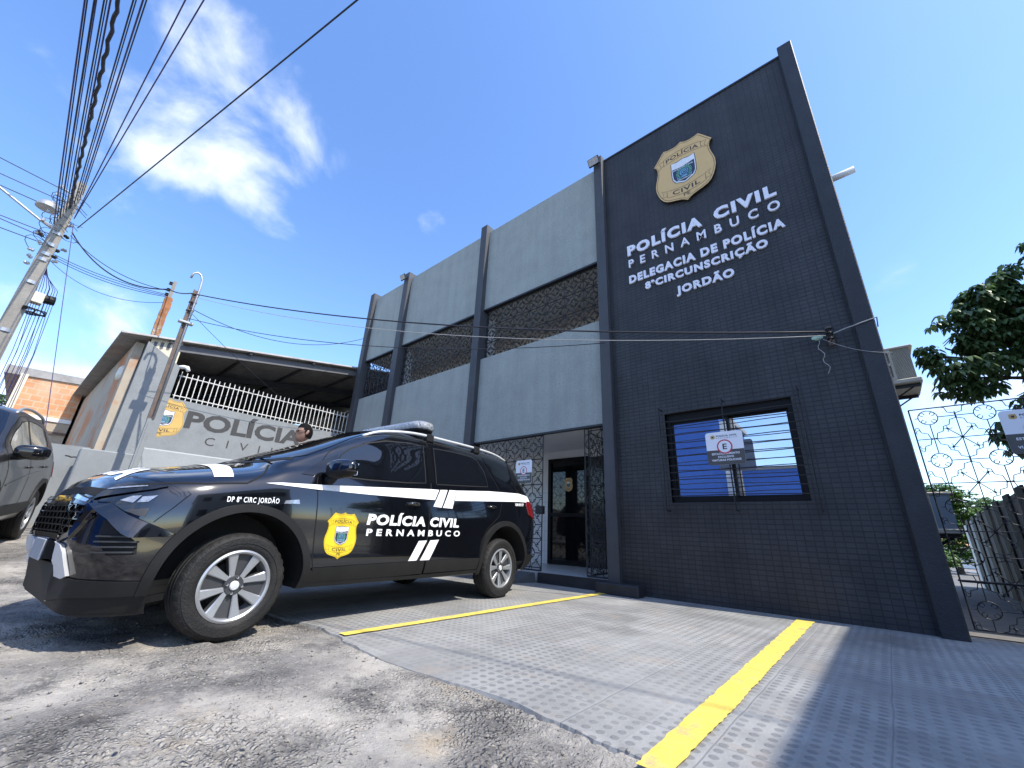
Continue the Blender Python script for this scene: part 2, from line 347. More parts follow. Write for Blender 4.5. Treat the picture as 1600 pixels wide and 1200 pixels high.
# ------------------------------------------------------------------ ground
def sstep(a, b, x):
    t = max(0.0, min(1.0, (x-a)/(b-a))); return t*t*(3-2*t)
def street_rise(x, y):
    """the street climbs gently to the left"""
    r = max(0.0, -5.2-x); return min(.62, .070*r)*(1-sstep(1.0, 4.5, y))
def micro(x, y):
    p = Vector((x, y, 0))
    big = noise.noise(p*0.9)*.018
    mid = noise.fractal(p*5.0, 1.0, 2.0, 4)*.010
    ch = noise.voronoi(p*16)[0]; crk = min(1.0, (ch[1]-ch[0])*3.0)
    rough = sstep(-.1, .35, noise.noise(p*1.3+Vector((7, 2, 0))))
    return big + mid + (crk-.6)*.016*rough
def ground_material():
    m = bpy.data.materials.new('broken_asphalt_and_sand'); m.use_nodes = True; nt = m.node_tree; N = nt.nodes; L = nt.links; b = N['Principled BSDF']
    b.inputs['Roughness'].default_value = .92; b.inputs['Specular IOR Level'].default_value = .3
    tc = N.new('ShaderNodeTexCoord')
    def nz(s, d=8, r=.65, off=0):
        mp = N.new('ShaderNodeMapping'); L.new(tc.outputs['Object'], mp.inputs[0]); mp.inputs['Location'].default_value = (off, off*.7, 0)
        n = N.new('ShaderNodeTexNoise'); n.inputs['Scale'].default_value = s; n.inputs['Detail'].default_value = d; n.inputs['Roughness'].default_value = r; L.new(mp.outputs[0], n.inputs['Vector']); return n.outputs['Fac']
    def ramp(f, a, c):
        r = N.new('ShaderNodeMapRange'); r.interpolation_type = 'SMOOTHSTEP'; r.inputs[1].default_value = a; r.inputs[2].default_value = c; L.new(f, r.inputs[0]); return r.outputs[0]
    def mixc(f, a, c):
        x = N.new('ShaderNodeMixRGB'); L.new(f, x.inputs[0])
        for i, v in ((1, a), (2, c)):
            if isinstance(v, tuple): x.inputs[i].default_value = v+(1,)
            else: L.new(v, x.inputs[i])
        return x.outputs[0]
    c = mixc(ramp(nz(1.15, 9, .62, 3.1), .40, .60), (.235, .222, .205), (.47, .435, .38))
    c = mixc(ramp(nz(2.6, 9, .7, 11), .50, .66), c, (.14, .135, .13))
    c = mixc(ramp(nz(1.6, 6, .6, 23), .58, .74), c, (.46, .38, .275))
    c = mixc(ramp(nz(34, 4, .6, 5), .55, .70), c, (.40, .37, .32))
    c = mixc(ramp(nz(60, 3, .6, 9), .60, .72), c, (.05, .05, .05))
    v = N.new('ShaderNodeTexVoronoi'); v.feature = 'DISTANCE_TO_EDGE'; v.inputs['Scale'].default_value = 30
    w = N.new('ShaderNodeTexNoise'); w.inputs['Scale'].default_value = 9; L.new(tc.outputs['Object'], w.inputs['Vector'])
    va = N.new('ShaderNodeVectorMath'); va.operation = 'MULTIPLY_ADD'; L.new(w.outputs['Color'], va.inputs[0]); va.inputs[1].default_value = (.09, .09, 0); L.new(tc.outputs['Object'], va.inputs[2])
    L.new(va.outputs[0], v.inputs['Vector'])
    crk = ramp(v.outputs['Distance'], 0, .085)
    area = ramp(nz(1.6, 8, .7, 31), .48, .72)
    inv = N.new('ShaderNodeMath'); inv.operation = 'SUBTRACT'; inv.inputs[0].default_value = 1; L.new(crk, inv.inputs[1])
    mm = N.new('ShaderNodeMath'); mm.operation = 'MULTIPLY'; L.new(inv.outputs[0], mm.inputs[0]); L.new(area, mm.inputs[1])
    c = mixc(mm.outputs[0], c, (.10, .096, .09))
    # packed aggregate: stones stand out of the worn binder
    vv = N.new('ShaderNodeTexVoronoi'); vv.inputs['Scale'].default_value = 62; vv.inputs['Randomness'].default_value = 1
    vb = N.new('ShaderNodeVectorMath'); vb.operation = 'MULTIPLY_ADD'; L.new(w.outputs['Color'], vb.inputs[0]); vb.inputs[1].default_value = (.05, .05, 0); L.new(tc.outputs['Object'], vb.inputs[2]); L.new(vb.outputs[0], vv.inputs['Vector'])
    agg = ramp(vv.outputs['Distance'], .62, .12)
    rgh = ramp(nz(1.25, 7, .65, 41), .40, .66)
    cs = N.new('ShaderNodeSeparateColor'); L.new(vv.outputs['Color'], cs.inputs[0])
    tone = N.new('ShaderNodeMapRange'); tone.inputs[3].default_value = .74; tone.inputs[4].default_value = 1.22; L.new(cs.outputs[0], tone.inputs[0])
    crev = N.new('ShaderNodeMapRange'); crev.inputs[3].default_value = .60; crev.inputs[4].default_value = 1.0; L.new(agg, crev.inputs[0])
    tm_ = N.new('ShaderNodeMath'); tm_.operation = 'MULTIPLY'; L.new(tone.outputs[0], tm_.inputs[0]); L.new(crev.outputs[0], tm_.inputs[1])
    one = N.new('ShaderNodeMix'); one.data_type = 'FLOAT'; L.new(rgh, one.inputs[0]); one.inputs[2].default_value = 1.0; L.new(tm_.outputs[0], one.inputs[3])
    sc_ = N.new('ShaderNodeVectorMath'); sc_.operation = 'SCALE'; L.new(c, sc_.inputs[0]); L.new(one.outputs[0], sc_.inputs['Scale']); c = sc_.outputs[0]
    ah = N.new('ShaderNodeMath'); ah.operation = 'MULTIPLY'; L.new(agg, ah.inputs[0]); L.new(rgh, ah.inputs[1])
    L.new(c, b.inputs['Base Color'])
    h1 = N.new('ShaderNodeMath'); h1.operation = 'MULTIPLY_ADD'; L.new(nz(75, 5, .7), h1.inputs[0]); h1.inputs[1].default_value = .6
    h2 = N.new('ShaderNodeMath'); h2.operation = 'MULTIPLY'; L.new(mm.outputs[0], h2.inputs[0]); h2.inputs[1].default_value = -.5
    h3 = N.new('ShaderNodeMath'); h3.operation = 'ADD'; L.new(h2.outputs[0], h3.inputs[0]); L.new(ah.outputs[0], h3.inputs[1]); L.new(h3.outputs[0], h1.inputs[2])
    bp = N.new('ShaderNodeBump'); bp.inputs['Strength'].default_value = .9; bp.inputs['Distance'].default_value = .02; L.new(h1.outputs[0], bp.inputs['Height']); L.new(bp.outputs[0], b.inputs['Normal'])
    return m
def axis_coords(lo, hi, step, far):
    a = []
    x = lo
    while x <= hi+1e-6: a.append(x); x += step
    d = step; x = hi
    while x < far: d *= 1.5; x += d; a.append(x)
    d = step; x = lo; pre = []
    while x > -far: d *= 1.5; x -= d; pre.append(x)
    return pre[::-1]+a
gx = axis_coords(-6.5, 1.2, .028, 900); gy = axis_coords(-.6, 1.75, .024, 900)
gv = []
for y in gy:
    for x in gx:
        near = (1-sstep(5, 12, abs(x)))*(1-sstep(1.6, 1.74, y))*(1-sstep(.8, 4, -y))
        flat = .0
        # rut at the tyre and sand heap beside it
        z = street_rise(x, y) + (micro(x, y)-.004)*near - .012*(1-near)
        d = math.hypot(x+3.22, y-1.0); z += near*.02*math.exp(-(d/.10)**2)*(1 if y < 1.0 else .5) - near*.012*math.exp(-(math.hypot(x+3.3, y-1.07)/.16)**2)
        if y > 1.7: z = street_rise(x, y) - .03
        gv.append((x, y, z))
nx = len(gx)
gf = [(j*nx+i, j*nx+i+1, (j+1)*nx+i+1, (j+1)*nx+i) for j in range(len(gy)-1) for i in range(nx-1)]
obj('ground', (gv, gf), ground_material(), smooth=True, kind='structure')

def slab_material():
    m = bpy.data.materials.new('grey_painted_tactile_paving'); m.use_nodes = True; nt = m.node_tree; N = nt.nodes; L = nt.links; b = N['Principled BSDF']
    b.inputs['Roughness'].default_value = .72; b.inputs['Specular IOR Level'].default_value = .4
    tc = N.new('ShaderNodeTexCoord'); sp = N.new('ShaderNodeSeparateXYZ')
    w = N.new('ShaderNodeTexNoise'); w.inputs['Scale'].default_value = 3; w.inputs['Detail'].default_value = 2; L.new(tc.outputs['Object'], w.inputs['Vector'])
    va = N.new('ShaderNodeVectorMath'); va.operation = 'MULTIPLY_ADD'; L.new(w.outputs['Color'], va.inputs[0]); va.inputs[1].default_value = (.02, .02, 0); L.new(tc.outputs['Object'], va.inputs[2])
    L.new(va.outputs[0], sp.inputs[0])
    def mth(op, a, c=None, d=None):
        x = N.new('ShaderNodeMath'); x.operation = op
        for i, v in enumerate((a, c, d)):
            if v is None: continue
            if isinstance(v, (int, float)): x.inputs[i].default_value = v
            else: L.new(v, x.inputs[i])
        return x.outputs[0]
    P = .062
    fx = mth('SUBTRACT', mth('FRACT', mth('DIVIDE', sp.outputs['X'], P)), .5); fy = mth('SUBTRACT', mth('FRACT', mth('DIVIDE', sp.outputs['Y'], P)), .5)
    r = mth('SQRT', mth('ADD', mth('MULTIPLY', fx, fx), mth('MULTIPLY', fy, fy)))
    mr = N.new('ShaderNodeMapRange'); mr.interpolation_type = 'SMOOTHSTEP'; mr.inputs[1].default_value = .36; mr.inputs[2].default_value = .20; L.new(r, mr.inputs[0])
    dots = mr.outputs[0]
    # worn patches where the studs have gone
    n0 = N.new('ShaderNodeTexNoise'); n0.inputs['Scale'].default_value = 1.1; n0.inputs['Detail'].default_value = 5; L.new(tc.outputs['Object'], n0.inputs['Vector'])
    m0 = N.new('ShaderNodeMapRange'); m0.inputs[1].default_value = .62; m0.inputs[2].default_value = .45; L.new(n0.outputs['Fac'], m0.inputs[0])
    dots = mth('MULTIPLY', dots, mth('MULTIPLY_ADD', m0.outputs[0], .75, .25))
    # slab joints each half metre
    def joint(s, pitch, off):
        f = mth('ABSOLUTE', mth('SUBTRACT', mth('FRACT', mth('ADD', mth('DIVIDE', s, pitch), off)), .5))
        q = N.new('ShaderNodeMapRange'); q.inputs[1].default_value = .490; q.inputs[2].default_value = .497; L.new(f, q.inputs[0]); return q.outputs[0]
    jn = mth('MAXIMUM', joint(sp.outputs['X'], .496, .25), joint(sp.outputs['Y'], .496, .1))
    n1 = N.new('ShaderNodeTexNoise'); n1.inputs['Scale'].default_value = 1.7; n1.inputs['Detail'].default_value = 9; n1.inputs['Roughness'].default_value = .7; L.new(tc.outputs['Object'], n1.inputs['Vector'])
    m1 = N.new('ShaderNodeMapRange'); m1.inputs[1].default_value = .3; m1.inputs[2].default_value = .7; m1.inputs[3].default_value = .70; m1.inputs[4].default_value = 1.22; L.new(n1.outputs['Fac'], m1.inputs[0])
    fl = N.new('ShaderNodeVectorMath'); fl.operation = 'SNAP'; va2 = N.new('ShaderNodeVectorMath'); va2.operation = 'ADD'; L.new(va.outputs[0], va2.inputs[0]); va2.inputs[1].default_value = (.124+.248, .05+.248, 0)
    L.new(va2.outputs[0], fl.inputs[0]); fl.inputs[1].default_value = (.496, .496, 10); wn = N.new('ShaderNodeTexWhiteNoise'); L.new(fl.outputs[0], wn.inputs['Vector'])
    oil = N.new('ShaderNodeTexNoise'); oil.inputs['Scale'].default_value = .9; oil.inputs['Detail'].default_value = 6; oil.inputs['Roughness'].default_value = .6; mp5 = N.new('ShaderNodeMapping'); mp5.inputs['Location'].default_value = (8.1, 2.2, 0); L.new(tc.outputs['Object'], mp5.inputs[0]); L.new(mp5.outputs[0], oil.inputs['Vector'])
    om = N.new('ShaderNodeMapRange'); om.interpolation_type = 'SMOOTHSTEP'; om.inputs[1].default_value = .56; om.inputs[2].default_value = .70; om.inputs[3].default_value = 1; om.inputs[4].default_value = .72; L.new(oil.outputs['Fac'], om.inputs[0])
    tone = mth('MULTIPLY', mth('MULTIPLY', m1.outputs[0], mth('MULTIPLY_ADD', wn.outputs['Value'], .20, .90)), om.outputs[0])
    vm = N.new('ShaderNodeVectorMath'); vm.operation = 'SCALE'; vm.inputs[0].default_value = (.292, .290, .276); L.new(tone, vm.inputs['Scale'])
    def mixc(f, a, c):
        x = N.new('ShaderNodeMixRGB'); L.new(f, x.inputs[0]) if not isinstance(f, float) else None
        L.new(a, x.inputs[1]); x.inputs[2].default_value = c+(1,); return x.outputs[0]
    c = mixc(mth('MULTIPLY', dots, .72), vm.outputs[0], (.155, .156, .156))
    n2 = N.new('ShaderNodeTexNoise'); n2.inputs['Scale'].default_value = 2.4; n2.inputs['Detail'].default_value = 10; n2.inputs['Roughness'].default_value = .75
    mp = N.new('ShaderNodeMapping'); mp.inputs['Location'].default_value = (4.3, 1.2, 0); L.new(tc.outputs['Object'], mp.inputs[0]); L.new(mp.outputs[0], n2.inputs['Vector'])
    m2 = N.new('ShaderNodeMapRange'); m2.inputs[1].default_value = .54; m2.inputs[2].default_value = .74; m2.inputs[4].default_value = .7; L.new(n2.outputs['Fac'], m2.inputs[0])
    c = mixc(m2.outputs[0], c, (.34, .275, .215))
    c = mixc(mth('MULTIPLY', jn, .35), c, (.10, .10, .105))
    L.new(c, b.inputs['Base Color'])
    n3 = N.new('ShaderNodeTexNoise'); n3.inputs['Scale'].default_value = 90; n3.inputs['Detail'].default_value = 4; L.new(tc.outputs['Object'], n3.inputs['Vector'])
    hh = mth('ADD', mth('ADD', dots, mth('MULTIPLY', n3.outputs['Fac'], .7)), mth('MULTIPLY', jn, -.5))
    bp = N.new('ShaderNodeBump'); bp.inputs['Strength'].default_value = .6; bp.inputs['Distance'].default_value = .005; L.new(hh, bp.inputs['Height']); L.new(bp.outputs[0], b.inputs['Normal'])
    return m
# parking apron: a thin slab with a ragged front edge
bm = bmesh.new()
edge = []
x = -11.6
while x <= 4.0:
    y = 1.63 + .09*noise.noise(Vector((x*1.1, 3, 0))) + .035*noise.noise(Vector((x*6, 1, 0))) + .02*noise.noise(Vector((x*17, 5, 0)))
    edge.append((x, y)); x += .08
def apz(x, y): return street_rise(x, y)
top0 = [bm.verts.new((x, y, apz(x, y)+.004)) for x, y in edge]; bot0 = [bm.verts.new((x, y-.02, apz(x, y)-.04)) for x, y in edge]
rows = [top0]
for yy in (2.2, 3.0, 4.0, 5.0, 7.0, 30.0):
    rows.append([bm.verts.new((x, yy, apz(x, yy)+.006)) for x, y in edge])
for a, b2 in zip(rows, rows[1:]):
    for i in range(len(edge)-1): bm.faces.new((a[i], a[i+1], b2[i+1], b2[i]))
for i in range(len(edge)-1): bm.faces.new((bot0[i], bot0[i+1], top0[i+1], top0[i]))
obj('parking_pavement', bm, slab_material(), kind='structure')
# yellow parking lines, brushed by hand
MT['line'] = mat('yellow_road_paint', (.72, .55, .10), .8, var=.2, vs=14, bump=.6, bs=70, bdist=.006, dirt=(.42, .33, .20), ds=9, dth=(.54, .72))
def pline(xc0, xc1, y0, y1, w):
    bm = bmesh.new(); n = 120; prev = None
    for i in range(n+1):
        t = i/n; y = y0+(y1-y0)*t; xc = xc0+(xc1-xc0)*t
        w2 = w*(.74+.26*t)
        j = .007*noise.noise(Vector((y*9, xc, 0)))+.006*noise.noise(Vector((y*31, xc, 3)))+.004*noise.noise(Vector((y*83, xc, 4)))
        k = .007*noise.noise(Vector((y*8, xc, 7)))+.006*noise.noise(Vector((y*27, xc, 9)))+.004*noise.noise(Vector((y*79, xc, 2)))
        taper = 1.0
        a = [bm.verts.new((xc-w2/2*taper+j, y, .0135)), bm.verts.new((xc+w2/2*taper+k, y, .0135))]
        if prev: bm.faces.new((prev[0], prev[1], a[1], a[0]))
        prev = a
    return obj('yellow_road_marking', bm, MT['line'], kind='structure')
pline(-2.93, -3.01, 1.68, 5.46, .115)
pline(-.712, -.772, 1.56, 5.5, .15)

# ------------------------------------------------------------------ the police station
FY = 5.72                                    # plane of the grey panels
station = empty('police_station', (-5.6, FY, 0), 0, 'two storey dark tiled police station with grey panels and slim pillars', 'building')
SX, SY = -5.6, FY
def sbm(bm):                                  # move geometry into the station's own frame
    bmesh.ops.translate(bm, verts=bm.verts, vec=(-SX, -SY, 0)); return bm
def spart(name, bm, m, parent=None, **k): return obj(name, sbm(bm), m, parent or station, **k)
PILL = [(-11.42, -11.20), (-9.52, -9.28), (-6.247, -6.04), (-3.03, -2.85)]
TOPP = 7.97; PANT = 7.80
for i, (a, b) in enumerate(PILL):
    bm = bbox(a, b, 5.60, 5.90, 0, TOPP, .008); spart('pillar', bm, MT['pillar'])
bm = bbox(.20, .385, 5.60, 5.9, 0, TOPP, .01); spart('pillar', bm, MT['tower_pillar'], label='charcoal end pillar at the right corner')
bays = [(-11.20, -9.52), (-9.28, -6.247), (-6.04, -3.03)]
for a, b in bays:
    bm = bmesh.new(); box(bm, a, b, FY, FY+.16, 5.56, PANT); spart('upper_panel', bm, MT['plaster'])
    bm = bmesh.new(); box(bm, a, b, FY, FY+.16, 2.43, 4.305); spart('lower_panel', bm, MT['plaster'])
    bm = bmesh.new(); box(bm, a, b, FY-.012, FY+.10, 5.52, 5.56); spart('lintel_rail', bm, MT['black_iron'])
    bm = bmesh.new(); box(bm, a, b, FY-.012, FY+.06, 2.395, 2.43); spart('lintel_rail', bm, MT['black_iron'])
# floors, back walls, ceilings of the two galleries
bm = bmesh.new(); box(bm, -11.3, -2.9, FY+.16, 7.9, 5.60, 5.72); spart('ceiling', bm, MT['white_wall'])
bm = bmesh.new(); box(bm, -11.3, -2.9, FY+.16, 7.9, 2.50, 2.66); spart('ceiling', bm, MT['white_wall'])
bm = bmesh.new(); box(bm, -11.3, -2.9, 7.25, 7.45, 2.66, 5.60); spart('gallery_back_wall', bm, MT['gallery_wall'])
bm = bmesh.new(); box(bm, -11.3, -2.9, 5.66, 7.9, .02, .15); spart('floor', bm, MT['floor_tile'])
bm = bmesh.new(); box(bm, -4.25, -3.03, 5.60, 5.66, .0, .155); spart('door_step', bm, MT['tower_pillar'])
bm = bbox(-3.12, -2.50, 5.40, 5.60, 0, .145, .015); spart('plinth', bm, MT['tower_pillar'])
for xx in (-6.10, -9.34, -2.98):
    bm = bmesh.new(); box(bm, xx-.06, xx+.06, 5.92, 6.12, 2.68, 5.58); spart('reveal', bm, MT['white_wall'])
# ground floor back wall with the door opening (-5.50..-4.50)
BW = 7.62
bm = bmesh.new(); box(bm, -11.3, -5.52, BW, BW+.2, 1.62, 2.5); box(bm, -4.02, -2.9, BW, BW+.2, .15, 2.5); box(bm, -5.52, -4.02, BW, BW+.2, 2.32, 2.5)
spart('veranda_back_wall', bm, MT['white_wall'])
bm = bmesh.new(); box(bm, -11.3, -5.52, BW-.01, BW+.2, .15, 1.62); spart('tiled_dado', bm, MT['white_tile'])
bm = bmesh.new(); box(bm, -2.92, -2.86, 5.9, 7.7, .15, 2.5); spart('veranda_end_wall', bm, MT['beige_wall'])
door = spart('entrance_door', bbox(-5.46, -4.56, BW+.02, BW+.07, .16, 2.30, .006), MT['black_glass'])
fr = bmesh.new(); box(fr, -5.52, -5.44, BW-.02, BW+.09, .15, 2.34); box(fr, -4.58, -4.48, BW-.02, BW+.09, .15, 2.34); box(fr, -5.44, -4.58, BW-.02, BW+.09, 2.26, 2.34); box(fr, -5.44, -4.58, BW-.015, BW+.085, 1.10, 1.17); box(fr, -5.44, -4.58, BW-.015, BW+.085, .15, .24)
spart('frame', fr, MT['black_frame'], door)
MT['side_glass'] = mat('grey_green_glass', (.05, .055, .05), .15)
spart('side_light', bbox(-4.48, -4.02, BW+.02, BW+.07, .15, 2.32, .004), MT['side_glass'])
# rest of the block behind: roof slab, side walls, back
bm = bmesh.new(); box(bm, -11.3, .33, 5.95, 13.6, 7.35, 7.55); spart('roof', bm, MT['concrete'])
bm = bmesh.new(); box(bm, .17, .33, 5.92, 13.6, 0, 7.85); spart('side_wall', bm, MT['tower_pillar'])
bm = bmesh.new(); box(bm, -11.3, .17, 13.6, 13.75, 0, 7.85); spart('rear_wall', bm, MT['plaster'])
bm = bmesh.new(); box(bm, -11.3, -2.9, 7.9, 8.05, 0, 7.35); spart('inner_wall', bm, MT['beige_wall'])
# tower front with the window hole
WX0, WX1, WZ0, WZ1 = -2.08, -.54, 1.19, 2.42
TX0, TX1, TZ = -2.85, .20, 7.86
bm = bmesh.new()
box(bm, TX0, WX0, 5.70, 5.90, 0, TZ); box(bm, WX1, TX1, 5.70, 5.90, 0, TZ); box(bm, WX0, WX1, 5.70, 5.90, 0, WZ0); box(bm, WX0, WX1, 5.70, 5.90, WZ1, TZ)
bmesh.ops.remove_doubles(bm, verts=bm.verts, dist=1e-5)
bmesh.ops.delete(bm, geom=[f for f in bm.faces if abs(f.normal.x) > .9 and abs(f.calc_center_median().x-WX0) < .01 and not (WZ0 < f.calc_center_median().z < WZ1)], context='FACES_ONLY')
spart('tower_wall', bm, MT['tile'])
bm = bmesh.new(); box(bm, TX0, TX1, 5.685, 5.92, TZ, TZ+.035); spart('coping', bm, MT['tower_pillar'])
# window: dark box, aluminium frame, two sliding leaves of mirrored film
MT['mirror_glass'] = mat('mirrored_window_film', (.60, .64, .70), .015, .92, var=.0)
win = spart('window', bbox(WX0-.02, WX1+.02, 5.86, 5.885, WZ0-.02, WZ1+.02, .002), MT['dark_void'])
fr = bmesh.new(); t = .055
box(fr, WX0, WX0+t, 5.765, 5.86, WZ0, WZ1); box(fr, WX1-t, WX1, 5.765, 5.86, WZ0, WZ1); box(fr, WX0+t, WX1-t, 5.765, 5.86, WZ0, WZ0+t); box(fr, WX0+t, WX1-t, 5.765, 5.86, WZ1-.12, WZ1)
spart('frame', fr, MT['black_frame'], win)
for a, b, yy in ((WX0+t, -1.28, 5.80), (-1.33, WX1-t, 5.83)):
    fr = bmesh.new(); s = .03; z0, z1 = WZ0+t, WZ1-.12
    box(fr, a, a+s, yy-.012, yy+.012, z0, z1); box(fr, b-s, b, yy-.012, yy+.012, z0, z1); box(fr, a+s, b-s, yy-.012, yy+.012, z0, z0+s); box(fr, a+s, b-s, yy-.012, yy+.012, z1-s, z1)
    sash = spart('sash', fr, MT['black_frame'], win)
    g = bmesh.new(); box(g, a+s, b-s, yy-.003, yy+.003, z0+s, z1-s)
    for v in g.verts: v.co.y += .004*(v.co.x-a)            # leaves never sit quite parallel
    spart('pane', g, MT['mirror_glass'], sash)
# security bars
bm = bmesh.new(); GY = 5.585
for xx in (-2.118, -1.285, -.455):
    tube(bm, [(xx, GY, 1.07), (xx, GY, 2.50)], .009, 5)
    for zz in (1.08, 2.48): tube(bm, [(xx, GY, zz), (xx, 5.71, zz)], .008, 5)
k = 0; zz = 1.155
while zz < 2.46:
    sag = [(-2.118 + (2.118-.455)*i/10, GY-.012, zz + (.012*math.sin(k*2.1)*math.sin(math.pi*i/10)) - .01*math.sin(math.pi*i/5)*(k % 3-1)) for i in range(11)]
    tube(bm, sag, .006, 5); k += 1; zz += .102
spart('window_bars', bm, MT['black_iron'])

# ---- wrought iron pattern
def iron_cell(bm, put, cx, cz, pw, ph, r, lim, detail=True):
    """one repeat: ring with scrolls on the cross lines, star and wavy diamond on the diagonals"""
    def T(pts, rr=r, n=4):
        q = [(x, z) for x, z in pts]
        seg = []
        for p in q:
            if lim[0] <= p[0] <= lim[1] and lim[2] <= p[1] <= lim[3]: seg.append(p)
            else:
                if len(seg) > 1: tube(bm, [put(*s) for s in seg], rr, n, cap=False)
                seg = []
        if len(seg) > 1: tube(bm, [put(*s) for s in seg], rr, n, cap=False)
    R = .080*pw/.435
    ring = [(cx+R*math.cos(a*math.pi/8), cz+R*math.sin(a*math.pi/8)) for a in range(17)]
    T(ring)
    for s in (-1, 1):
        T([(cx+s*R, cz), (cx+s*pw/4, cz), (cx+s*pw*.375, cz), (cx+s*pw/2, cz)]); T([(cx, cz+s*R), (cx, cz+s*ph*.375), (cx, cz+s*ph/2)])
    T([(cx+pw/2, cz+ph*q) for q in (-.5, -.3, -.1, .1, .3, .5)]); T([(cx+pw*q, cz+ph/2) for q in (-.5, -.3, -.1, .1, .3, .5)])
    for k in range(4):
        a = math.pi/4+k*math.pi/2; c, s = math.cos(a), math.sin(a)
        px, pz = cx+R*c, cz+R*s
        # scroll inside the ring
        for sg in (-1, 1):
            pts = []
            for i in range(6):
                ang = a+math.pi+sg*(.4+i*.62); rad = .018
                bx, bz = cx+(R-.020)*c, cz+(R-.020)*s
                pts.append((bx+rad*math.cos(ang), bz+rad*math.sin(ang)))
            T(pts, r*.9, 3)
        # diagonal ray to the star and the wavy diamond
        sx, sz = (1 if c > 0 else -1), (1 if s > 0 else -1)
        X, Z = cx+sx*pw/2, cz+sz*ph/2
        T([(cx+sx*pw*(.27+.23*i/3), cz+sz*ph*(.27+.23*i/3)) for i in range(4)])
        if detail:
            for sg in (-1, 1):
                pts = []
                for i in range(6):
                    ang = math.atan2(sz, sx)+math.pi+sg*(.3+i*.6)
                    pts.append((cx+sx*pw*.29+sg*-.018*sz+.020*math.cos(ang), cz+sz*ph*.29+sg*.018*sx+.020*math.sin(ang)))
                T(pts, r*.85, 3)
        wav = []
        for i in range(15):
            t = i/14; wx = sx*pw*.5*(1-t); wz = sz*ph*.5*t
            nx, nz = sx*.7, sz*.7; o = .012*math.sin(t*math.pi*7)
            wav.append((cx+wx+nx*o, cz+wz+nz*o))
        T(wav, r*.9)
def iron_panel(x0, x1, z0, z1, y, cx0, cz0, pw, ph, r=.0055, detail=True, frame=.012, put=None):
    bm = bmesh.new(); put = put or (lambda x, z: (x, y, z))
    i0 = int(math.floor((x0-cx0)/pw)); i1 = int(math.ceil((x1-cx0)/pw)); j0 = int(math.floor((z0-cz0)/ph)); j1 = int(math.ceil((z1-cz0)/ph))
    for i in range(i0, i1+1):
        for j in range(j0, j1+1):
            iron_cell(bm, put, cx0+i*pw, cz0+j*ph, pw, ph, r, (x0, x1, z0, z1), detail)
    for a, b in (((x0, z0), (x1, z0)), ((x1, z0), (x1, z1)), ((x1, z1), (x0, z1)), ((x0, z1), (x0, z0))): tube(bm, [put(*a), put(*b)], frame, 4)
    return bm
for a, b in bays:
    spart('upper_grille', iron_panel(a+.01, b-.01, 4.31, 5.515, 5.80, -3.22, 4.49, .435, .42, r=.0115), MT['black_iron'])
spart('ground_grille', iron_panel(-9.27, -6.26, .17, 2.39, 5.76, -4.52, 2.19, .435, .44, detail=False), MT['black_iron'])
spart('ground_grille', iron_panel(-6.03, -4.30, .17, 2.39, 5.76, -4.52, 2.19, .435, .44, r=.008), MT['black_iron'])
spart('ground_grille', iron_panel(-3.45, -3.035, .17, 2.39, 5.76, -3.35, 2.13, .435, .44, r=.008), MT['black_iron'])
gl = spart('gate_leaf', iron_panel(5.80, 6.62, .18, 2.34, 0, 6.0, 2.13, .41, .43, put=lambda u, z: (-3.40-.06*(u-5.8), u, z)), MT['black_iron'], label='gate leaf swung open inside the veranda')
bm = bbox(-4.42, -4.27, 5.72, 5.80, 1.04, 1.17, .006); spart('lock_box', bm, MT['black_iron'])

# ---- police shield, as flat layers
SH = [(0, .650), (.075, .605), (.15, .598), (.225, .606), (.295, .628), (.36, .545), (.43, .445), (.485, .375), (.445, .325), (.428, .26), (.430, .18), (.448, .09), (.472, .0), (.485, -.08), (.482, -.18), (.462, -.27), (.430, -.36), (.385, -.44), (.325, -.495), (.25, -.525), (.17, -.548), (.10, -.570), (.045, -.600), (0, -.637)]
SHIELD = SH + [(-u, v) for u, v in SH[-2:0:-1]]
def arc_v(u, v0, k): return v0+k*(1-(u/.33)**2)
def band(u0, u1, v0, v1, n=10, k=0.0):
    lo = [(u0+(u1-u0)*i/n, v0) for i in range(n+1)]; hi = [(u0+(u1-u0)*i/n, v1) for i in range(n+1)]
    vs = [(u, arc_v(u, v, k)) for u, v in lo]+[(u, arc_v(u, v, k)) for u, v in hi]
    return vs, [(i, i+1, n+2+i, n+1+i) for i in range(n)]
def strip2d(pts, w, closed=False):
    vs, fs = [], []; n = len(pts)
    for i, p in enumerate(pts):
        a = pts[(i-1) % n] if (closed or i > 0) else p; b = pts[(i+1) % n] if (closed or i < n-1) else p
        dx, dy = b[0]-a[0], b[1]-a[1]; l = math.hypot(dx, dy) or 1
        vs += [(p[0]-dy/l*w/2, p[1]+dx/l*w/2), (p[0]+dy/l*w/2, p[1]-dx/l*w/2)]
    for i in range(n if closed else n-1):
        j = (i+1) % n; fs.append((2*i, 2*i+1, 2*j+1, 2*j))
    return vs, fs
CREST = [(-.195, .255), (-.1, .24), (0, .262), (.1, .24), (.195, .255), (.20, .05), (.195, -.10), (.15, -.19), (.07, -.225), (0, -.255), (-.07, -.225), (-.15, -.19), (-.195, -.10), (-.20, .05)]
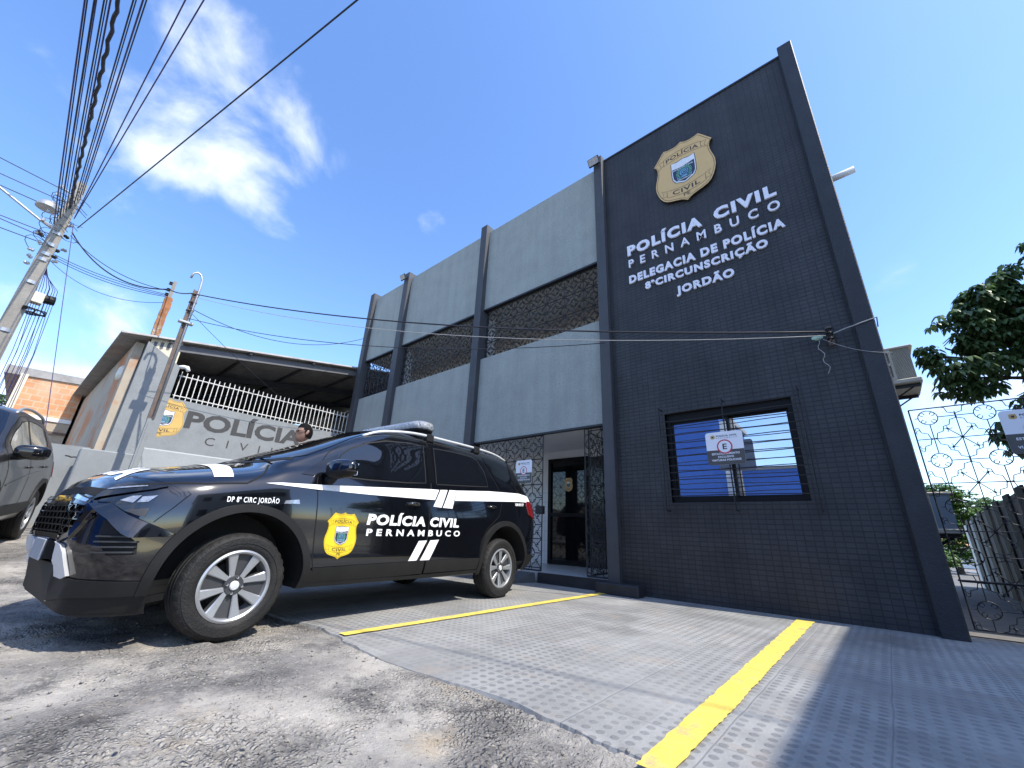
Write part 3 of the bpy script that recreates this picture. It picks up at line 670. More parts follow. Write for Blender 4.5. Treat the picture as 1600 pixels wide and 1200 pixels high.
def emblem_layers():
    """list of (part name, material key, level, [flat meshes])"""
    def sc(p, s, dv=0): return [(u*s, v*s+dv) for u, v in p]
    out = []
    rib = [band(-.31, .31, .285, .425, k=.05), ([(-.34, .25), (-.40, .30), (-.36, .34), (-.31, .37), (-.31, .27)], [(0, 1, 2, 3, 4)]), ([(.34, .25), (.31, .27), (.31, .37), (.36, .34), (.40, .30)], [(0, 1, 2, 3, 4)])]
    out.append(('outline', 'darkline', 1, [strip2d(sc(SHIELD, .955), .007, True)]))
    lines = []
    for (v0, v1, k, w) in ((.285, .425, .05, .31), (-.405, -.265, -.06, .31)):
        n = 10; P = [(-w+2*w*i/n, v0) for i in range(n+1)]+[(w-2*w*i/n, v1) for i in range(n+1)]
        lines.append(strip2d([(u, arc_v(u, v, k)) for u, v in P], .007, True))
        for s in (-1, 1):
            vm = (v0+v1)/2
            sg = -1 if k > 0 else 1
            lines.append(strip2d([(s*w, v0+.03), (s*(w+.09), v0+.0+sg*.03), (s*(w+.05), vm+sg*.03), (s*(w+.09), v1+sg*.03), (s*w, v1-.01)], .007))
    out.append(('ribbon', 'darkline', 1, lines))
    def arc_text(s, u0, u1, v0, cap, k):
        vs, fs = text2d(s, u0, u1, v0, cap, .02, 1.1); return [(u, v-v0+arc_v(u, v0, k)) for u, v in vs], fs
    out.append(('lettering', 'darkline', 1, [arc_text('POL\u00cdCIA', -.27, .27, .312, .080, .05), arc_text('CIVIL', -.22, .22, -.375, .085, -.06), text2d('PE', -.05, .055, -.535, .062, .01)]))
    out.append(('crest', 'crest_white', 1, [poly2d(CREST)]))
    out.append(('crest_border', 'navy', 2, [strip2d(sc(CREST, 1.0), .010, True)]))
    fld = [(-.178, .115), (-.09, .10), (0, .10), (.09, .115), (.178, .135), (.18, .04), (.175, -.09), (.135, -.165), (.06, -.195), (0, -.225), (-.06, -.195), (-.135, -.165), (-.175, -.09), (-.18, .04)]
    out.append(('crest_field', 'navy', 2, [poly2d(fld)]))
    lv = []
    for s in (-1, 1):
        for i in range(9):
            a = math.radians(-62+i*16.5); cu, cv = s*.108*math.cos(a), -.035+.108*math.sin(a)
            for q in (-1, 1):
                ang = a+math.pi/2+q*.7
                d = (s*math.cos(ang)*.035, math.sin(ang)*.035); pn = (-d[1]*.32, d[0]*.32)
                lv.append(poly2d([(cu, cv), (cu+d[0]*.5+pn[0], cv+d[1]*.5+pn[1]), (cu+d[0], cv+d[1]), (cu+d[0]*.5-pn[0], cv+d[1]*.5-pn[1])]))
    out.append(('wreath', 'crest_green', 3, lv))
    sw = [(.012+ (.012+.042*t/16)*math.cos(t*.62)-.012, -.03+(.012+.042*t/16)*math.sin(t*.62)) for t in range(17)]
    out.append(('swirl', 'crest_blue', 3, [strip2d([(.066*math.cos(a*math.pi/9), -.03+.066*math.sin(a*math.pi/9)) for a in range(18)], .012, True), strip2d(sw, .014), band(-.12, .12, -.135, -.105, 6, .0)]))
    out.append(('motto', 'crest_white', 3, [text2d('PERNAMBUCO', -.115, .115, -.178, .026, .015), text2d('POL\u00cdCIA CIVIL', -.165, .165, .062, .03, .015)]))
    return out
def build_emblem(name, put, base_key, parent, dz=.0012, grid=None, label=None, scale=1.0):
    """put(u,v,h) places a point of the shield (u,v in its own metres, h above the surface)"""
    def emit(nm, key, lev, meshes, par, lab=None):
        bm = bmesh.new()
        for vf in meshes:
            b2 = bmesh.new(); flat_to_bm(b2, vf, lambda u, v: (u, v, 0))
            if grid: grid_cut(b2, grid, (0, 1))
            for v in b2.verts: v.co = Vector(put(v.co.x, v.co.y, lev*dz))
            tmp = bpy.data.meshes.new('t'); b2.to_mesh(tmp); b2.free(); bm.from_mesh(tmp); bpy.data.meshes.remove(tmp)
        return obj(nm, bm, MT[key], par, label=lab)
    root = emit(name, base_key, 0, [poly2d(SHIELD)], parent, label) if base_key else parent
    for nm, key, lev, ms in emblem_layers(): emit(nm, key, lev, ms, root)
    return root
def grid_cut(bm, step, axes):
    for ax in axes:
        vs = [v.co[ax] for v in bm.verts]
        if not vs: return
        lo, hi = min(vs), max(vs); k = math.floor(lo/step)+1
        while k*step < hi-1e-6:
            no = Vector((0, 0, 0)); no[ax] = 1; co = Vector((0, 0, 0)); co[ax] = k*step
            bmesh.ops.bisect_plane(bm, geom=list(bm.verts)+list(bm.edges)+list(bm.faces), dist=1e-6, plane_co=co, plane_no=no); k += 1

# shield hung on the tower (a thing on the wall)
shield = empty('wall_shield', (-1.366, 5.70, 6.57), 0, 'large gold police shield mounted high on the dark tiled tower', 'shield sign')
bm = bmesh.new(); prism(bm, SHIELD, lambda u, v: (u, -.005, v), lambda u, v: (u, -.055, v)); bm.normal_update()
for f in bm.faces: f.material_index = 0 if abs(f.normal.y) > .9 else 1
obj('plaque', bm, [MT['gold'], MT['edge']], shield)
build_emblem('x', lambda u, v, h: (u, -.0555-h, v), None, shield)
# raised letters
def letters_thing(bm, label, loc):
    root = empty('wall_lettering', loc, 0, label, 'lettering', 'raised letters on the tower')
    bm.verts.ensure_lookup_table(); seen = set(); isl = []
    for v in bm.verts:
        if v in seen: continue
        st = [v]; seen.add(v); comp = []
        while st:
            w = st.pop(); comp.append(w)
            for e in w.link_edges:
                o = e.other_vert(w)
                if o not in seen: seen.add(o); st.append(o)
        isl.append(comp)
    grp = []
    for c in sorted(isl, key=lambda c: -len(c)):
        a, b = min(v.co.x for v in c), max(v.co.x for v in c)
        for g in grp:
            ov = min(b, g[1])-max(a, g[0])
            if ov > .5*min(b-a, g[1]-g[0]): g[2].extend(c); g[0] = min(a, g[0]); g[1] = max(b, g[1]); break
        else: grp.append([a, b, list(c)])
    for a, b, vs in sorted(grp, key=lambda g: g[0]):
        ix = {v: i for i, v in enumerate(vs)}; fs = {f for v in vs for f in v.link_faces}
        obj('letter', ([tuple(v.co) for v in vs], [tuple(ix[v] for v in f.verts) for f in fs]), MT['letter'], root)
    bm.free(); return root
def wall_text(s, u0, u1, v0, cap, bold, label, sp=1.0, thick=.03, y=5.70):
    vf = text2d(s, u0, u1, v0, cap, bold, sp); bm = bmesh.new(); cx = (u0+u1)/2
    solid_text(bm, vf, lambda u, v: (u-cx, -thick, v-v0), lambda u, v: (u-cx, -.002, v-v0))
    return letters_thing(bm, label, (cx, y, v0))
LT = empty
def merge_words(words, v0, cap, bold, label, sp=1.22):
    bm = bmesh.new(); cx = (words[0][1]+words[-1][2])/2
    for s, a, b in words:
        solid_text(bm, text2d(s, a, b, v0, cap, bold, sp), lambda u, v: (u-cx, -.03, v-v0), lambda u, v: (u-cx, -.002, v-v0))
    return letters_thing(bm, label, (cx, 5.70, v0))
merge_words([('POL\u00cdCIA', -2.462, -1.215), ('CIVIL', -1.04, -.215)], 5.348, .205, .050, 'raised white words POL\u00cdCIA CIVIL, largest line under the gold shield')
wall_text('PERNAMBUCO', -2.452, -.205, 5.105, .155, .018, 'raised white word PERNAMBUCO in thin wide spaced letters', 2.1)
wall_text('DELEGACIA DE POL\u00cdCIA', -2.462, -.200, 4.785, .152, .048, 'raised white line DELEGACIA DE POL\u00cdCIA on dark tiles', 1.2)
wall_text('8\u00aaCIRCUNSCRI\u00c7\u00c3O', -2.195, -.435, 4.570, .132, .048, 'raised white line 8\u00aaCIRCUNSCRI\u00c7\u00c3O on dark tiles', 1.2)
wall_text('JORD\u00c3O', -1.712, -.895, 4.285, .138, .048, 'raised white word JORD\u00c3O, lowest of the tower lettering', 1.18)
# small emblem on the entrance door glass
build_emblem('door_emblem', lambda u, v, h: (-5.0+u*.22-SX, BW+.018-h*.3-SY, 1.76+v*.24), 'gold', door)
from mathutils.interpolate import poly_3d_calc
# ------------------------------------------------------------------ vehicles
def catmull(pts, sub):
    out = []; n = len(pts)
    for i in range(n-1):
        p0 = pts[max(i-1, 0)]; p1 = pts[i]; p2 = pts[i+1]; p3 = pts[min(i+2, n-1)]
        for k in range(sub):
            t = k/sub
            out.append(tuple(.5*((2*b)+(-a+c)*t+(2*a-5*b+4*c-d)*t*t+(-a+3*b-3*c+d)*t**3) for a, b, c, d in zip(p0, p1, p2, p3)))
    out.append(tuple(pts[-1])); return out
def car_body(keys, ny, sub, arches, arch_x, deform=None):
    """keys: [(y, [(x,z) x9])]; arches: [(y, z, r)] cut from both sides"""
    ys = [k[0] for k in keys]; nk = len(keys[0][1])
    fx = [pchip(ys, [k[1][i][0] for k in keys]) for i in range(nk)]; fz = [pchip(ys, [k[1][i][1] for k in keys]) for i in range(nk)]
    bm = bmesh.new(); rings = []; L = ys[-1]-ys[0]
    for j in range(ny+1):
        t = j/ny; y = ys[0]+L*(t - .12*math.sin(2*math.pi*t)/(2*math.pi)*1.6)
        half = [(0.0, fz[0](y))]+[(fx[i](y), fz[i](y)) for i in range(nk)]
        c = [half[0]]+catmull(half[1:], sub)
        ring = c+[(-x, z) for x, z in c[-2:0:-1]]
        rings.append([bm.verts.new((x, y+(deform(x, y, z) if deform else 0), z)) for x, z in ring])
    n = len(rings[0])
    for a, b in zip(rings, rings[1:]):
        for k in range(n): bm.faces.new((a[k], b[k], b[(k+1) % n], a[(k+1) % n]))
    bm.faces.new(rings[0]); bm.faces.new(rings[-1][::-1])
    bmesh.ops.recalc_face_normals(bm, faces=bm.faces)
    me = bpy.data.meshes.new('body'); bm.to_mesh(me); bm.free()
    o = bpy.data.objects.new('body', me); COL.objects.link(o)
    cb = bmesh.new()
    for (y, z, r) in arches:
        for s in (-1, 1):
            rr = lathe(cb, [(r, s*arch_x), (r, s*1.3)], 'X', 40, (0, y, z))
            cb.faces.new(rr[0]); cb.faces.new(rr[1])
    bmesh.ops.recalc_face_normals(cb, faces=cb.faces)
    cm = bpy.data.meshes.new('c'); cb.to_mesh(cm); cb.free(); co = bpy.data.objects.new('c', cm); COL.objects.link(co)
    md = o.modifiers.new('b', 'BOOLEAN'); md.object = co; md.operation = 'DIFFERENCE'; md.solver = 'EXACT'
    dg = bpy.context.evaluated_depsgraph_get(); me2 = bpy.data.meshes.new_from_object(o.evaluated_get(dg))
    bpy.data.objects.remove(o); bpy.data.objects.remove(co); bpy.data.meshes.remove(me); bpy.data.meshes.remove(cm)
    b2 = bmesh.new(); b2.from_mesh(me2); bpy.data.meshes.remove(me2)
    for f in b2.faces:                                   # wheel wells are matt black
        c = f.calc_center_median(); f.material_index = 0
        for (y, z, r) in arches:
            if math.hypot(c.y-y, c.z-z) < r+.004 and abs(c.x) < .9 and (abs(f.normal.x) > .9 and abs(abs(c.x)-arch_x) < .01 or abs(f.normal.x) < .2 and abs(c.x) > arch_x-.01 and math.hypot(c.y-y, c.z-z) > r-.02): f.material_index = 1
    return b2
class Skin:
    """drops flat panels on to a body surface"""
    def __init__(self, bm):
        bm.normal_update(); bm.faces.ensure_lookup_table(); bm.verts.ensure_lookup_table()
        self.t = BVHTree.FromBMesh(bm)
        self.f = []
        for f in bm.faces:
            self.f.append(([v.co.copy() for v in f.verts], [sum((g.normal*g.calc_area() for g in v.link_faces if g.normal.dot(f.normal) > .7), Vector()).normalized() for v in f.verts]))
    def nrm(self, h):
        vs, ns = self.f[h[2]]
        w = poly_3d_calc(vs, h[0]); n = Vector()
        for a, b in zip(w, ns): n += b*a
        return n.normalized() if n.length > 1e-6 else h[1]
    def hit(self, p, d):
        d = Vector(d).normalized(); h = self.t.ray_cast(Vector(p)-d*3, d)
        return h
    def panel(self, meshes, d, off=.003, thick=0.0, step=.03, mind=.12):
        """meshes: list of (verts3d, faces); d: direction in which they are pressed on the skin"""
        d = Vector(d).normalized(); bm = bmesh.new()
        ex = Vector((1, 0, 0)) if abs(d.z) > .9 else Vector((0, 0, 1)).cross(d).normalized()
        ey = d.cross(ex).normalized()
        for vf in meshes:
            vs = [bm.verts.new((Vector(p).dot(ex), Vector(p).dot(ey), 0)) for p in vf[0]]
            for f in vf[1]:
                try: bm.faces.new([vs[i] for i in f])
                except ValueError: pass
        if step: 
            bmesh.ops.triangulate(bm, faces=[f for f in bm.faces if len(f.verts) > 4])
            grid_cut(bm, step, (0, 1))
        misses = []
        lay = bm.verts.layers.float_vector.new('cn') if not thick else None
        for v in bm.verts:
            o = ex*v.co.x+ey*v.co.y
            h = self.t.ray_cast(o-d*4, d)
            if h[0] is None or abs(h[1].dot(d)) < mind: misses.append(v); continue
            n = self.nrm(h); n = n if n.dot(d) < 0 else -n
            if lay: v[lay] = n
            v.co = h[0] + (-d*.6+n*.4).normalized()*(off(h[0]) if callable(off) else off)
        bmesh.ops.delete(bm, geom=misses, context='VERTS')
        bm.normal_update()
        for f in bm.faces:
            if f.normal.dot(d) > 0: f.normal_flip()
        if thick:
            bm.normal_update(); bound = [e for e in bm.edges if e.is_boundary]; mp = {}
            for e in bound:
                for v in e.verts:
                    if v not in mp: mp[v] = bm.verts.new(v.co + d*thick)
            for e in bound:
                a, b = e.verts
                lf = e.link_faces[0]
                # order so that the wall faces outward
                vs = list(lf.verts); i = vs.index(a)
                if vs[(i+1) % len(vs)] is b: q = (b, a, mp[a], mp[b])
                else: q = (a, b, mp[b], mp[a])
                try: bm.faces.new(q)
                except ValueError: pass
        return bm
def P3(pts, x=0):                                          # side polygon (y,z) -> 3d
    return [((x, y, z) if False else (0.0, y, z)) for y, z in pts], [tuple(range(len(pts)))]
def smooth_poly(pts, it=2):
    """Chaikin corner cutting"""
    for _ in range(it):
        q = []
        for i in range(len(pts)):
            a, b = pts[i], pts[(i+1) % len(pts)]
            q += [tuple(.75*x+.25*y for x, y in zip(a, b)), tuple(.25*x+.75*y for x, y in zip(a, b))]
        pts = q
    return pts
def arch_ring(cy, cz, r0, r1, a0, a1, n=30, flat=None):
    lo = [(cy+r0*math.cos(R_(a0+(a1-a0)*i/n)), cz+r0*math.sin(R_(a0+(a1-a0)*i/n))) for i in range(n+1)]
    hi = [(cy+r1*math.cos(R_(a0+(a1-a0)*i/n)), cz+r1*math.sin(R_(a0+(a1-a0)*i/n))) for i in range(n+1)]
    return [(0, y, z) for y, z in lo+hi], [(i, i+1, n+2+i, n+1+i) for i in range(n)]
def strip3(pts, w):
    vs, fs = strip2d(pts, w); return [(0, y, z) for y, z in vs], fs

# ---- the police car.  local axes: front = -Y, left side = +X, origin on the ground below the front axle
low = [(.85, .27), (.90, .41), (.903, .63), (.900, .86)]
PK = [
 (-.862, [(.40, .23), (.49, .36), (.50, .52), (.47, .66), (.42, .785), (.35, .83), (.27, .85), (.13, .86), (0, .865)]),
 (-.850, [(.53, .21), (.61, .36), (.595, .52), (.57, .67), (.52, .80), (.42, .845), (.32, .872), (.16, .888), (0, .893)]),
 (-.825, [(.59, .19), (.66, .36), (.64, .54), (.62, .70), (.57, .835), (.48, .88), (.36, .905), (.18, .92), (0, .925)]),
 (-.72, [(.69, .18), (.77, .37), (.765, .56), (.745, .73), (.69, .868), (.58, .918), (.44, .948), (.22, .968), (0, .975)]),
 (-.53, [(.77, .18), (.855, .38), (.86, .58), (.85, .76), (.79, .900), (.67, .958), (.5, .993), (.25, 1.018), (0, 1.025)]),
 (-.25, [(.82, .20), (.895, .39), (.903, .60), (.895, .80), (.84, .945), (.72, 1.008), (.54, 1.05), (.27, 1.08), (0, 1.09)]),
 (.05, [(.84, .26), (.90, .40), (.903, .62), (.895, .83), (.850, .99), (.77, 1.055), (.60, 1.105), (.3, 1.145), (0, 1.155)]),
 (.20, low+[(.848, 1.035), (.80, 1.10), (.72, 1.17), (.4, 1.22), (0, 1.24)]),
 (.50, low+[(.846, 1.07), (.775, 1.19), (.71, 1.31), (.4, 1.355), (0, 1.375)]),
 (.90, low+[(.847, 1.09), (.757, 1.30), (.68, 1.495), (.4, 1.545), (0, 1.56)]),
 (1.20, low+[(.85, 1.11), (.757, 1.37), (.655, 1.585), (.4, 1.655), (0, 1.68)]),
 (1.80, low+[(.85, 1.145), (.76, 1.40), (.645, 1.63), (.4, 1.705), (0, 1.73)]),
 (2.60, low+[(.85, 1.19), (.755, 1.425), (.635, 1.645), (.4, 1.715), (0, 1.735)]),
 (3.10, [(.83, .27), (.89, .41), (.898, .63), (.89, .88), (.843, 1.225), (.745, 1.44), (.62, 1.635), (.39, 1.695), (0, 1.71)]),
 (3.27, [(.80, .27), (.88, .42), (.89, .63), (.88, .88), (.83, 1.22), (.73, 1.43), (.6, 1.605), (.38, 1.665), (0, 1.68)]),
 (3.42, [(.77, .27), (.86, .42), (.88, .63), (.88, .87), (.835, 1.16), (.73, 1.31), (.6, 1.43), (.38, 1.48), (0, 1.5)]),
 (3.54, [(.72, .28), (.83, .42), (.86, .63), (.865, .85), (.825, 1.05), (.72, 1.13), (.6, 1.19), (.38, 1.23), (0, 1.25)]),
 (3.60, [(.68, .29), (.79, .42), (.825, .62), (.835, .81), (.80, .94), (.7, .99), (.58, 1.02), (.36, 1.04), (0, 1.05)]),
 (3.64, [(.6, .3), (.73, .42), (.77, .6), (.78, .75), (.73, .83), (.62, .86), (.5, .88), (.3, .89), (0, .89)])]
FA, RA = (-.012, .315), (2.845, .325)
car = empty('police_car', (-3.22-.9*math.cos(R_(5.1)), 1.064-.9*math.sin(R_(5.1)), 0), R_(5.1), 'black police car with white stripes, yellow shield and roof light bar', 'police car')
body_bm = car_body(PK, 150, 5, [(FA[0]-.01, FA[1]+.02, .425), (RA[0]+.03, RA[1]+.03, .43)], .56, lambda x, y, z: (.035+.055*sstep(.56, .34, z)+.045*sstep(.74, .86, z))*sstep(-.5, -.86, y))
skin = Skin(body_bm)
for f in body_bm.faces:
    if f.calc_center_median().z < .275: f.material_index = 1
obj('body', body_bm, [MT['paint'], MT['trim']], car, smooth=38)
# ---- panels of the police car
def poly3(pts, it=0):
    if it: pts = smooth_poly(pts, it)
    return [tuple(p) for p in pts], [tuple(range(len(pts)))]
def side(pts, it=0): return poly3([(0, y, z) for y, z in pts], it)
LD = (-1, 0, 0)
def mirror(vf): return [(-x, y, z) for x, y, z in vf[0]], vf[1]
def both(name, meshes, d, m, off=.003, thick=0.0, step=.03, parent=car, sk=skin, smooth=40, label=None, sides=(1, -1)):
    r = []
    for s in sides:
        ms = meshes if s > 0 else [mirror(v) for v in meshes]
        r.append(obj(name, sk.panel(ms, d if s > 0 else (-d[0], d[1], d[2]), off, thick, step), m, parent() if callable(parent) else parent, smooth=smooth, label=label))
    return r
DOOR_F = [(.525, .30), (.469, .456), (.431, .79), (.41, 1.03), (.438, 1.153), (.512, 1.273), (.641, 1.371), (.815, 1.468), (1.037, 1.535), (1.35, 1.568), (1.64, 1.585), (1.612, 1.109), (1.593, .862), (1.587, .434), (1.60, .30)]
DOOR_R = [(1.62, .30), (1.601, .434), (1.607, .862), (1.626, 1.109), (1.654, 1.585), (2.0, 1.60), (2.40, 1.605), (2.545, 1.59), (2.661, 1.382), (2.741, 1.235), (2.80, 1.067), (2.735, .90), (2.66, .85), (2.50, .74), (2.41, .60), (2.395, .437), (2.41, .30)]
doors = {}
for key, P in (('front_door', DOOR_F), ('rear_door', DOOR_R)):
    doors[key] = both(key, [side(P)], LD, MT['paint'], .0028)
    both('door_gap', [strip3(P+P[:1], .013)], LD, MT['dark_void'], .0014, step=.025)
WIN_F = [(.60, 1.092), (.60, 1.20), (.635, 1.275), (.72, 1.345), (.90, 1.432), (1.10, 1.492), (1.35, 1.525), (1.575, 1.538), (1.545, 1.148), (1.30, 1.125), (.90, 1.10)]
WIN_R = [(1.70, 1.155), (1.735, 1.540), (2.05, 1.555), (2.36, 1.555), (2.45, 1.53), (2.54, 1.40), (2.545, 1.225), (2.2, 1.195)]
WIN_Q = [(2.60, 1.575), (2.75, 1.575), (3.0, 1.555), (3.12, 1.53), (3.22, 1.43), (3.27, 1.345), (3.21, 1.285), (3.0, 1.262), (2.80, 1.245), (2.735, 1.33), (2.66, 1.45)]
for s, k, P in ((0, 'front_door', WIN_F), (0, 'rear_door', WIN_R)):
    for i, sd in enumerate((1, -1)):
        w = both('side_window', [side(P)], LD, MT['glass'], .0045, parent=doors[k][i], sides=(sd,))[0]
        both('window_seal', [strip3(P+P[:1], .022)], LD, MT['trim'], .0038, parent=w, sides=(sd,))
for sd in (1, -1):
    w = both('quarter_window', [side(WIN_Q)], LD, MT['glass'], .0045, sides=(sd,))[0]
    both('window_seal', [strip3(WIN_Q+WIN_Q[:1], .02)], LD, MT['gloss_black'], .0038, parent=w, sides=(sd,))
both('pillar_trim', [side([(.28, 1.065), (.42, 1.178), (.60, 1.278), (.60, 1.092), (.42, 1.065)])], LD, MT['gloss_black'], .0042)
both('pillar_trim', [side([(1.585, 1.15), (1.615, 1.545), (1.69, 1.545), (1.66, 1.155)])], LD, MT['gloss_black'], .0046)
# cladding
both('door_cladding', [side([(.505, .290), (.478, .40), (.9, .412), (1.575, .428), (1.585, .318), (1.0, .300)])], LD, MT['trim'], .016, .016)
both('door_cladding', [side([(1.61, .318), (1.60, .428), (2.0, .436), (2.39, .440), (2.40, .330)])], LD, MT['trim'], .016, .016)
both('sill_cladding', [side([(.45, .272), (.46, .302), (.6, .300), (1.5, .308), (2.42, .326), (2.44, .292), (1.5, .276)])], LD, MT['trim'], .02, .03)
both('wheel_arch', [arch_ring(FA[0]-.01, FA[1]+.02,   .428, .480, -12, 186, 36)], LD, MT['trim'], .022, .05)
both('wheel_arch', [arch_ring(RA[0]+.03, RA[1]+.03, .434, .492, -8, 190, 36)], LD, MT['trim'], .022, .05)
both('front_sill_trim', [side([(.405, .28), (.425, .42), (.478, .385), (.52, .28)])], LD, MT['trim'], .018, .02)
# film: stripes, shield, words
STRIPE = [(.03, .965), (.137, .980), (.412, .997), (.915, 1.035), (1.608, 1.091), (2.55, 1.168), (3.20, 1.205), (3.40, 1.190), (3.52, 1.135), (3.53, 1.118), (3.40, 1.108), (3.2, 1.10), (2.82, 1.072), (1.974, 1.010), (1.653, .992), (.916, .968), (.414, .960), (.138, .963)]
def cut_poly(y0, y1):        # part of the stripe between two slanted cuts
    return [p for p in STRIPE]
S1 = [(.03, .965), (.137, .980), (.412, .997), (.915, 1.035), (1.608, 1.091), (1.728, 1.097), (1.665, .992), (1.653, .990), (.916, .968), (.414, .960), (.138, .963)]
S2 = [(1.985, 1.117), (2.55, 1.168), (3.20, 1.205), (3.40, 1.190), (3.52, 1.135), (3.53, 1.118), (3.40, 1.108), (3.2, 1.10), (2.82, 1.072), (1.96, 1.008)]
both('white_stripe', [side(S1), side([(1.748, 1.099), (1.852, 1.108), (1.755, .922), (1.641, .926)]), side([(1.880, 1.111), (1.985, 1.117), (1.916, .924), (1.776, .923)]), side(S2), side([(1.49, .602), (1.594, .608), (1.487, .432), (1.387, .430)]), side([(1.636, .609), (1.751, .617), (1.647, .434), (1.529, .432)])], LD, MT['film'], .0055)
def side_text(s, y0, y1, z0, cap, bold, slope=0.0, slant=0.0, sp=1.0):
    vs, fs = text2d(s, y0, y1, z0, cap, bold, sp, slant)
    return [(0, y, z+slope*(y-y0)) for y, z in vs], fs
both('door_lettering', [side_text('POL\u00cdCIA CIVIL', .884, 2.02, .722, .088, .05, .016, .12, 1.12)], LD, MT['film'], .0055, sides=(1,))
both('door_lettering', [side_text('PERNAMBUCO', .896, 2.05, .634, .056, .035, .017, 0, 1.7)], LD, MT['film'], .0055, sides=(1,))
both('wing_lettering', [side_text('DP 8\u00aa CIRC JORD\u00c3O', -.193, .135, .818, .034, .012, .045, 0, 1.15)], LD, MT['film'], .004, sides=(1,))
both('unit_number', [side_text('UN 0117', 3.09, 3.30, 1.040, .034, .05, .06)], LD, MT['film'], .004, sides=(1,))
def car_put(u, v, h):
    y = .668+u*.288; z = .459+.637*.270+v*.270
    hh = skin.hit((0, y, z), LD); return (hh[0].x+.0055+h, y, z)
build_emblem('door_shield', car_put, 'yellow', car, dz=.0009, grid=.05)
# door handles
for s in (1, -1):
    for (y0, y1, z, k) in ((1.30, 1.46, .925, 'front_door'), (2.50, 2.66, .985, 'rear_door')):
        bm = bmesh.new(); n = 9
        lathe(bm, [(.001, 0), (.05, .002), (.062, .006)], 'X', 20, (0, 0, 0))
        for v in bm.verts: v.co = Vector((s*(.887+v.co.x*.3), (y0+y1)/2+v.co.y*1.25, z-.008+v.co.z*.62))
        cup = obj('handle_cup', bm, MT['gloss_black'], doors[k][0 if s > 0 else 1], smooth=True)
        bm = bmesh.new(); tube(bm, [(s*(.885+.042*math.sin(math.pi*i/n)**.5), y0+(y1-y0)*i/n, z+.004*math.sin(math.pi*i/n)) for i in range(n+1)], [.010+.007*math.sin(math.pi*i/n) for i in range(n+1)], 8)
        obj('handle', bm, MT['paint'], doors[k][0 if s > 0 else 1], smooth=True)
# side repeaters
both('side_lamp', [side([(.17, .835), (.178, .858), (.275, .872), (.285, .842)])], LD, MT['lamp_clear'], .006, .006)
# hood: gap line, cross stripe, front word
hood_edge = [(.62, -.80, .84), (.677, -.719, .88), (.782, -.557, .894), (.847, -.312, .919), (.858, -.087, .949), (.835, -.02, .99), (.80, .03, 1.03), (.67, .10, 1.107)]
def edge3(pts, w, d):
    d = Vector(d).normalized(); ex = Vector((0, 0, 1)).cross(d).normalized() if abs(d.z) < .9 else Vector((1, 0, 0)); ey = d.cross(ex).normalized()
    q = [(Vector(p).dot(ex), Vector(p).dot(ey)) for p in pts]; vs, fs = strip2d(q, w)
    return [tuple(ex*a+ey*b) for a, b in vs], fs
both('bonnet_gap', [edge3(hood_edge, .012, (-.72, 0, -.7))], (-.72, 0, -.7), MT['dark_void'], .0015, step=.03)
obj('bonnet_stripe', skin.panel([poly3([(.818, -.165, 0), (.806, -.275, 0), (.497, -.228, 0), (0, -.20, 0), (-.497, -.228, 0), (-.806, -.275, 0), (-.818, -.165, 0), (-.557, -.114, 0), (0, -.085, 0), (.557, -.114, 0)])], (0, 0, -1), .004, 0, .04, .45), MT['film'], car)
tv, tf = text2d('POL\u00cdCIA', -.56, .56, 0, .17, .045)
obj('bonnet_lettering', skin.panel([([(x, -.70+v, 0) for x, v in tv], tf)], (0, 0, -1), .004, 0, .04), MT['film'], car)
# windscreen
WS = [(0, .07, 1.17), (.35, .10, 1.165), (.60, .17, 1.16), (.715, .255, 1.185), (.742, .341, 1.222), (.70, .56, 1.343), (.63, .80, 1.46), (.57, .98, 1.555), (.50, 1.06, 1.60), (.3, 1.13, 1.64), (0, 1.15, 1.655)]
WSD = (0, .47, -.88)
ws = obj('windscreen', skin.panel([poly3(WS+[(-x, y, z) for x, y, z in WS[-2:0:-1]])], WSD, .004, 0, .04), MT['glass'], car)
cow = [(.74, .25, 1.16), (.60, .145, 1.15), (.35, .075, 1.15), (0, .045, 1.15), (-.35, .075, 1.15), (-.60, .145, 1.15), (-.74, .25, 1.16)]
obj('scuttle', skin.panel([edge3(cow, .05, WSD)], WSD, .0025, 0, .04), MT['trim'], car)
for (x0, x1) in ((-.62, .02), (.05, .62)):
    bm = bmesh.new(); tube(bm, [(x0, .17, 1.195), ((x0+x1)/2, .15, 1.20), (x1, .12, 1.185)], .008, 5); tube(bm, [(x0, .10, 1.16), (x0, .17, 1.195)], .007, 5)
    obj('wiper', bm, MT['trim'], car)
obj('rear_window', skin.panel([poly3([(-.62, 0, 1.22), (.62, 0, 1.22), (.55, 0, 1.55), (-.55, 0, 1.55)])], (0, -1, 0), .004, 0, .05), MT['glass'], car)
# nose: lower lip, grille, lamps, blades, skid plates
CD = (-.68, .73, 0)
lip = [(0, -.87), (.25, -.87), (.45, -.868), (.541, -.86), (.623, -.83), (.70, -.77), (.77, -.68), (.84, -.55), (.885, -.40), (.90, -.325)]
zt = [.425, .425, .42, .412, .38, .366, .364, .362, .357, .354]
both('lower_lip', [poly3([(x, y, z) for (x, y), z in zip(lip, zt)]+[(x, y, zb) for (x, y), zb in zip(lip[::-1], [.288, .288, .286, .282, .275, .262, .245, .235, .232, .232])])], CD, MT['trim'], .014, .02, smooth=35)
both('lower_spoiler', [poly3([(x, y, .290) for x, y in lip]+[(x, y, .20) for x, y in lip[::-1]])], CD, MT['trim'], .002, .0)
both('skid_plate', [poly3([(.40, -.88, .530), (.47, -.885, .548), (.56, -.89, .552), (.615, -.86, .538), (.645, -.838, .503), (.690, -.808, .385), (.655, -.835, .366), (.585, -.87, .372), (.575, -.875, .43), (.53, -.89, .455), (.42, -.89, .458)])], CD, MT['silver'], .026, .05)
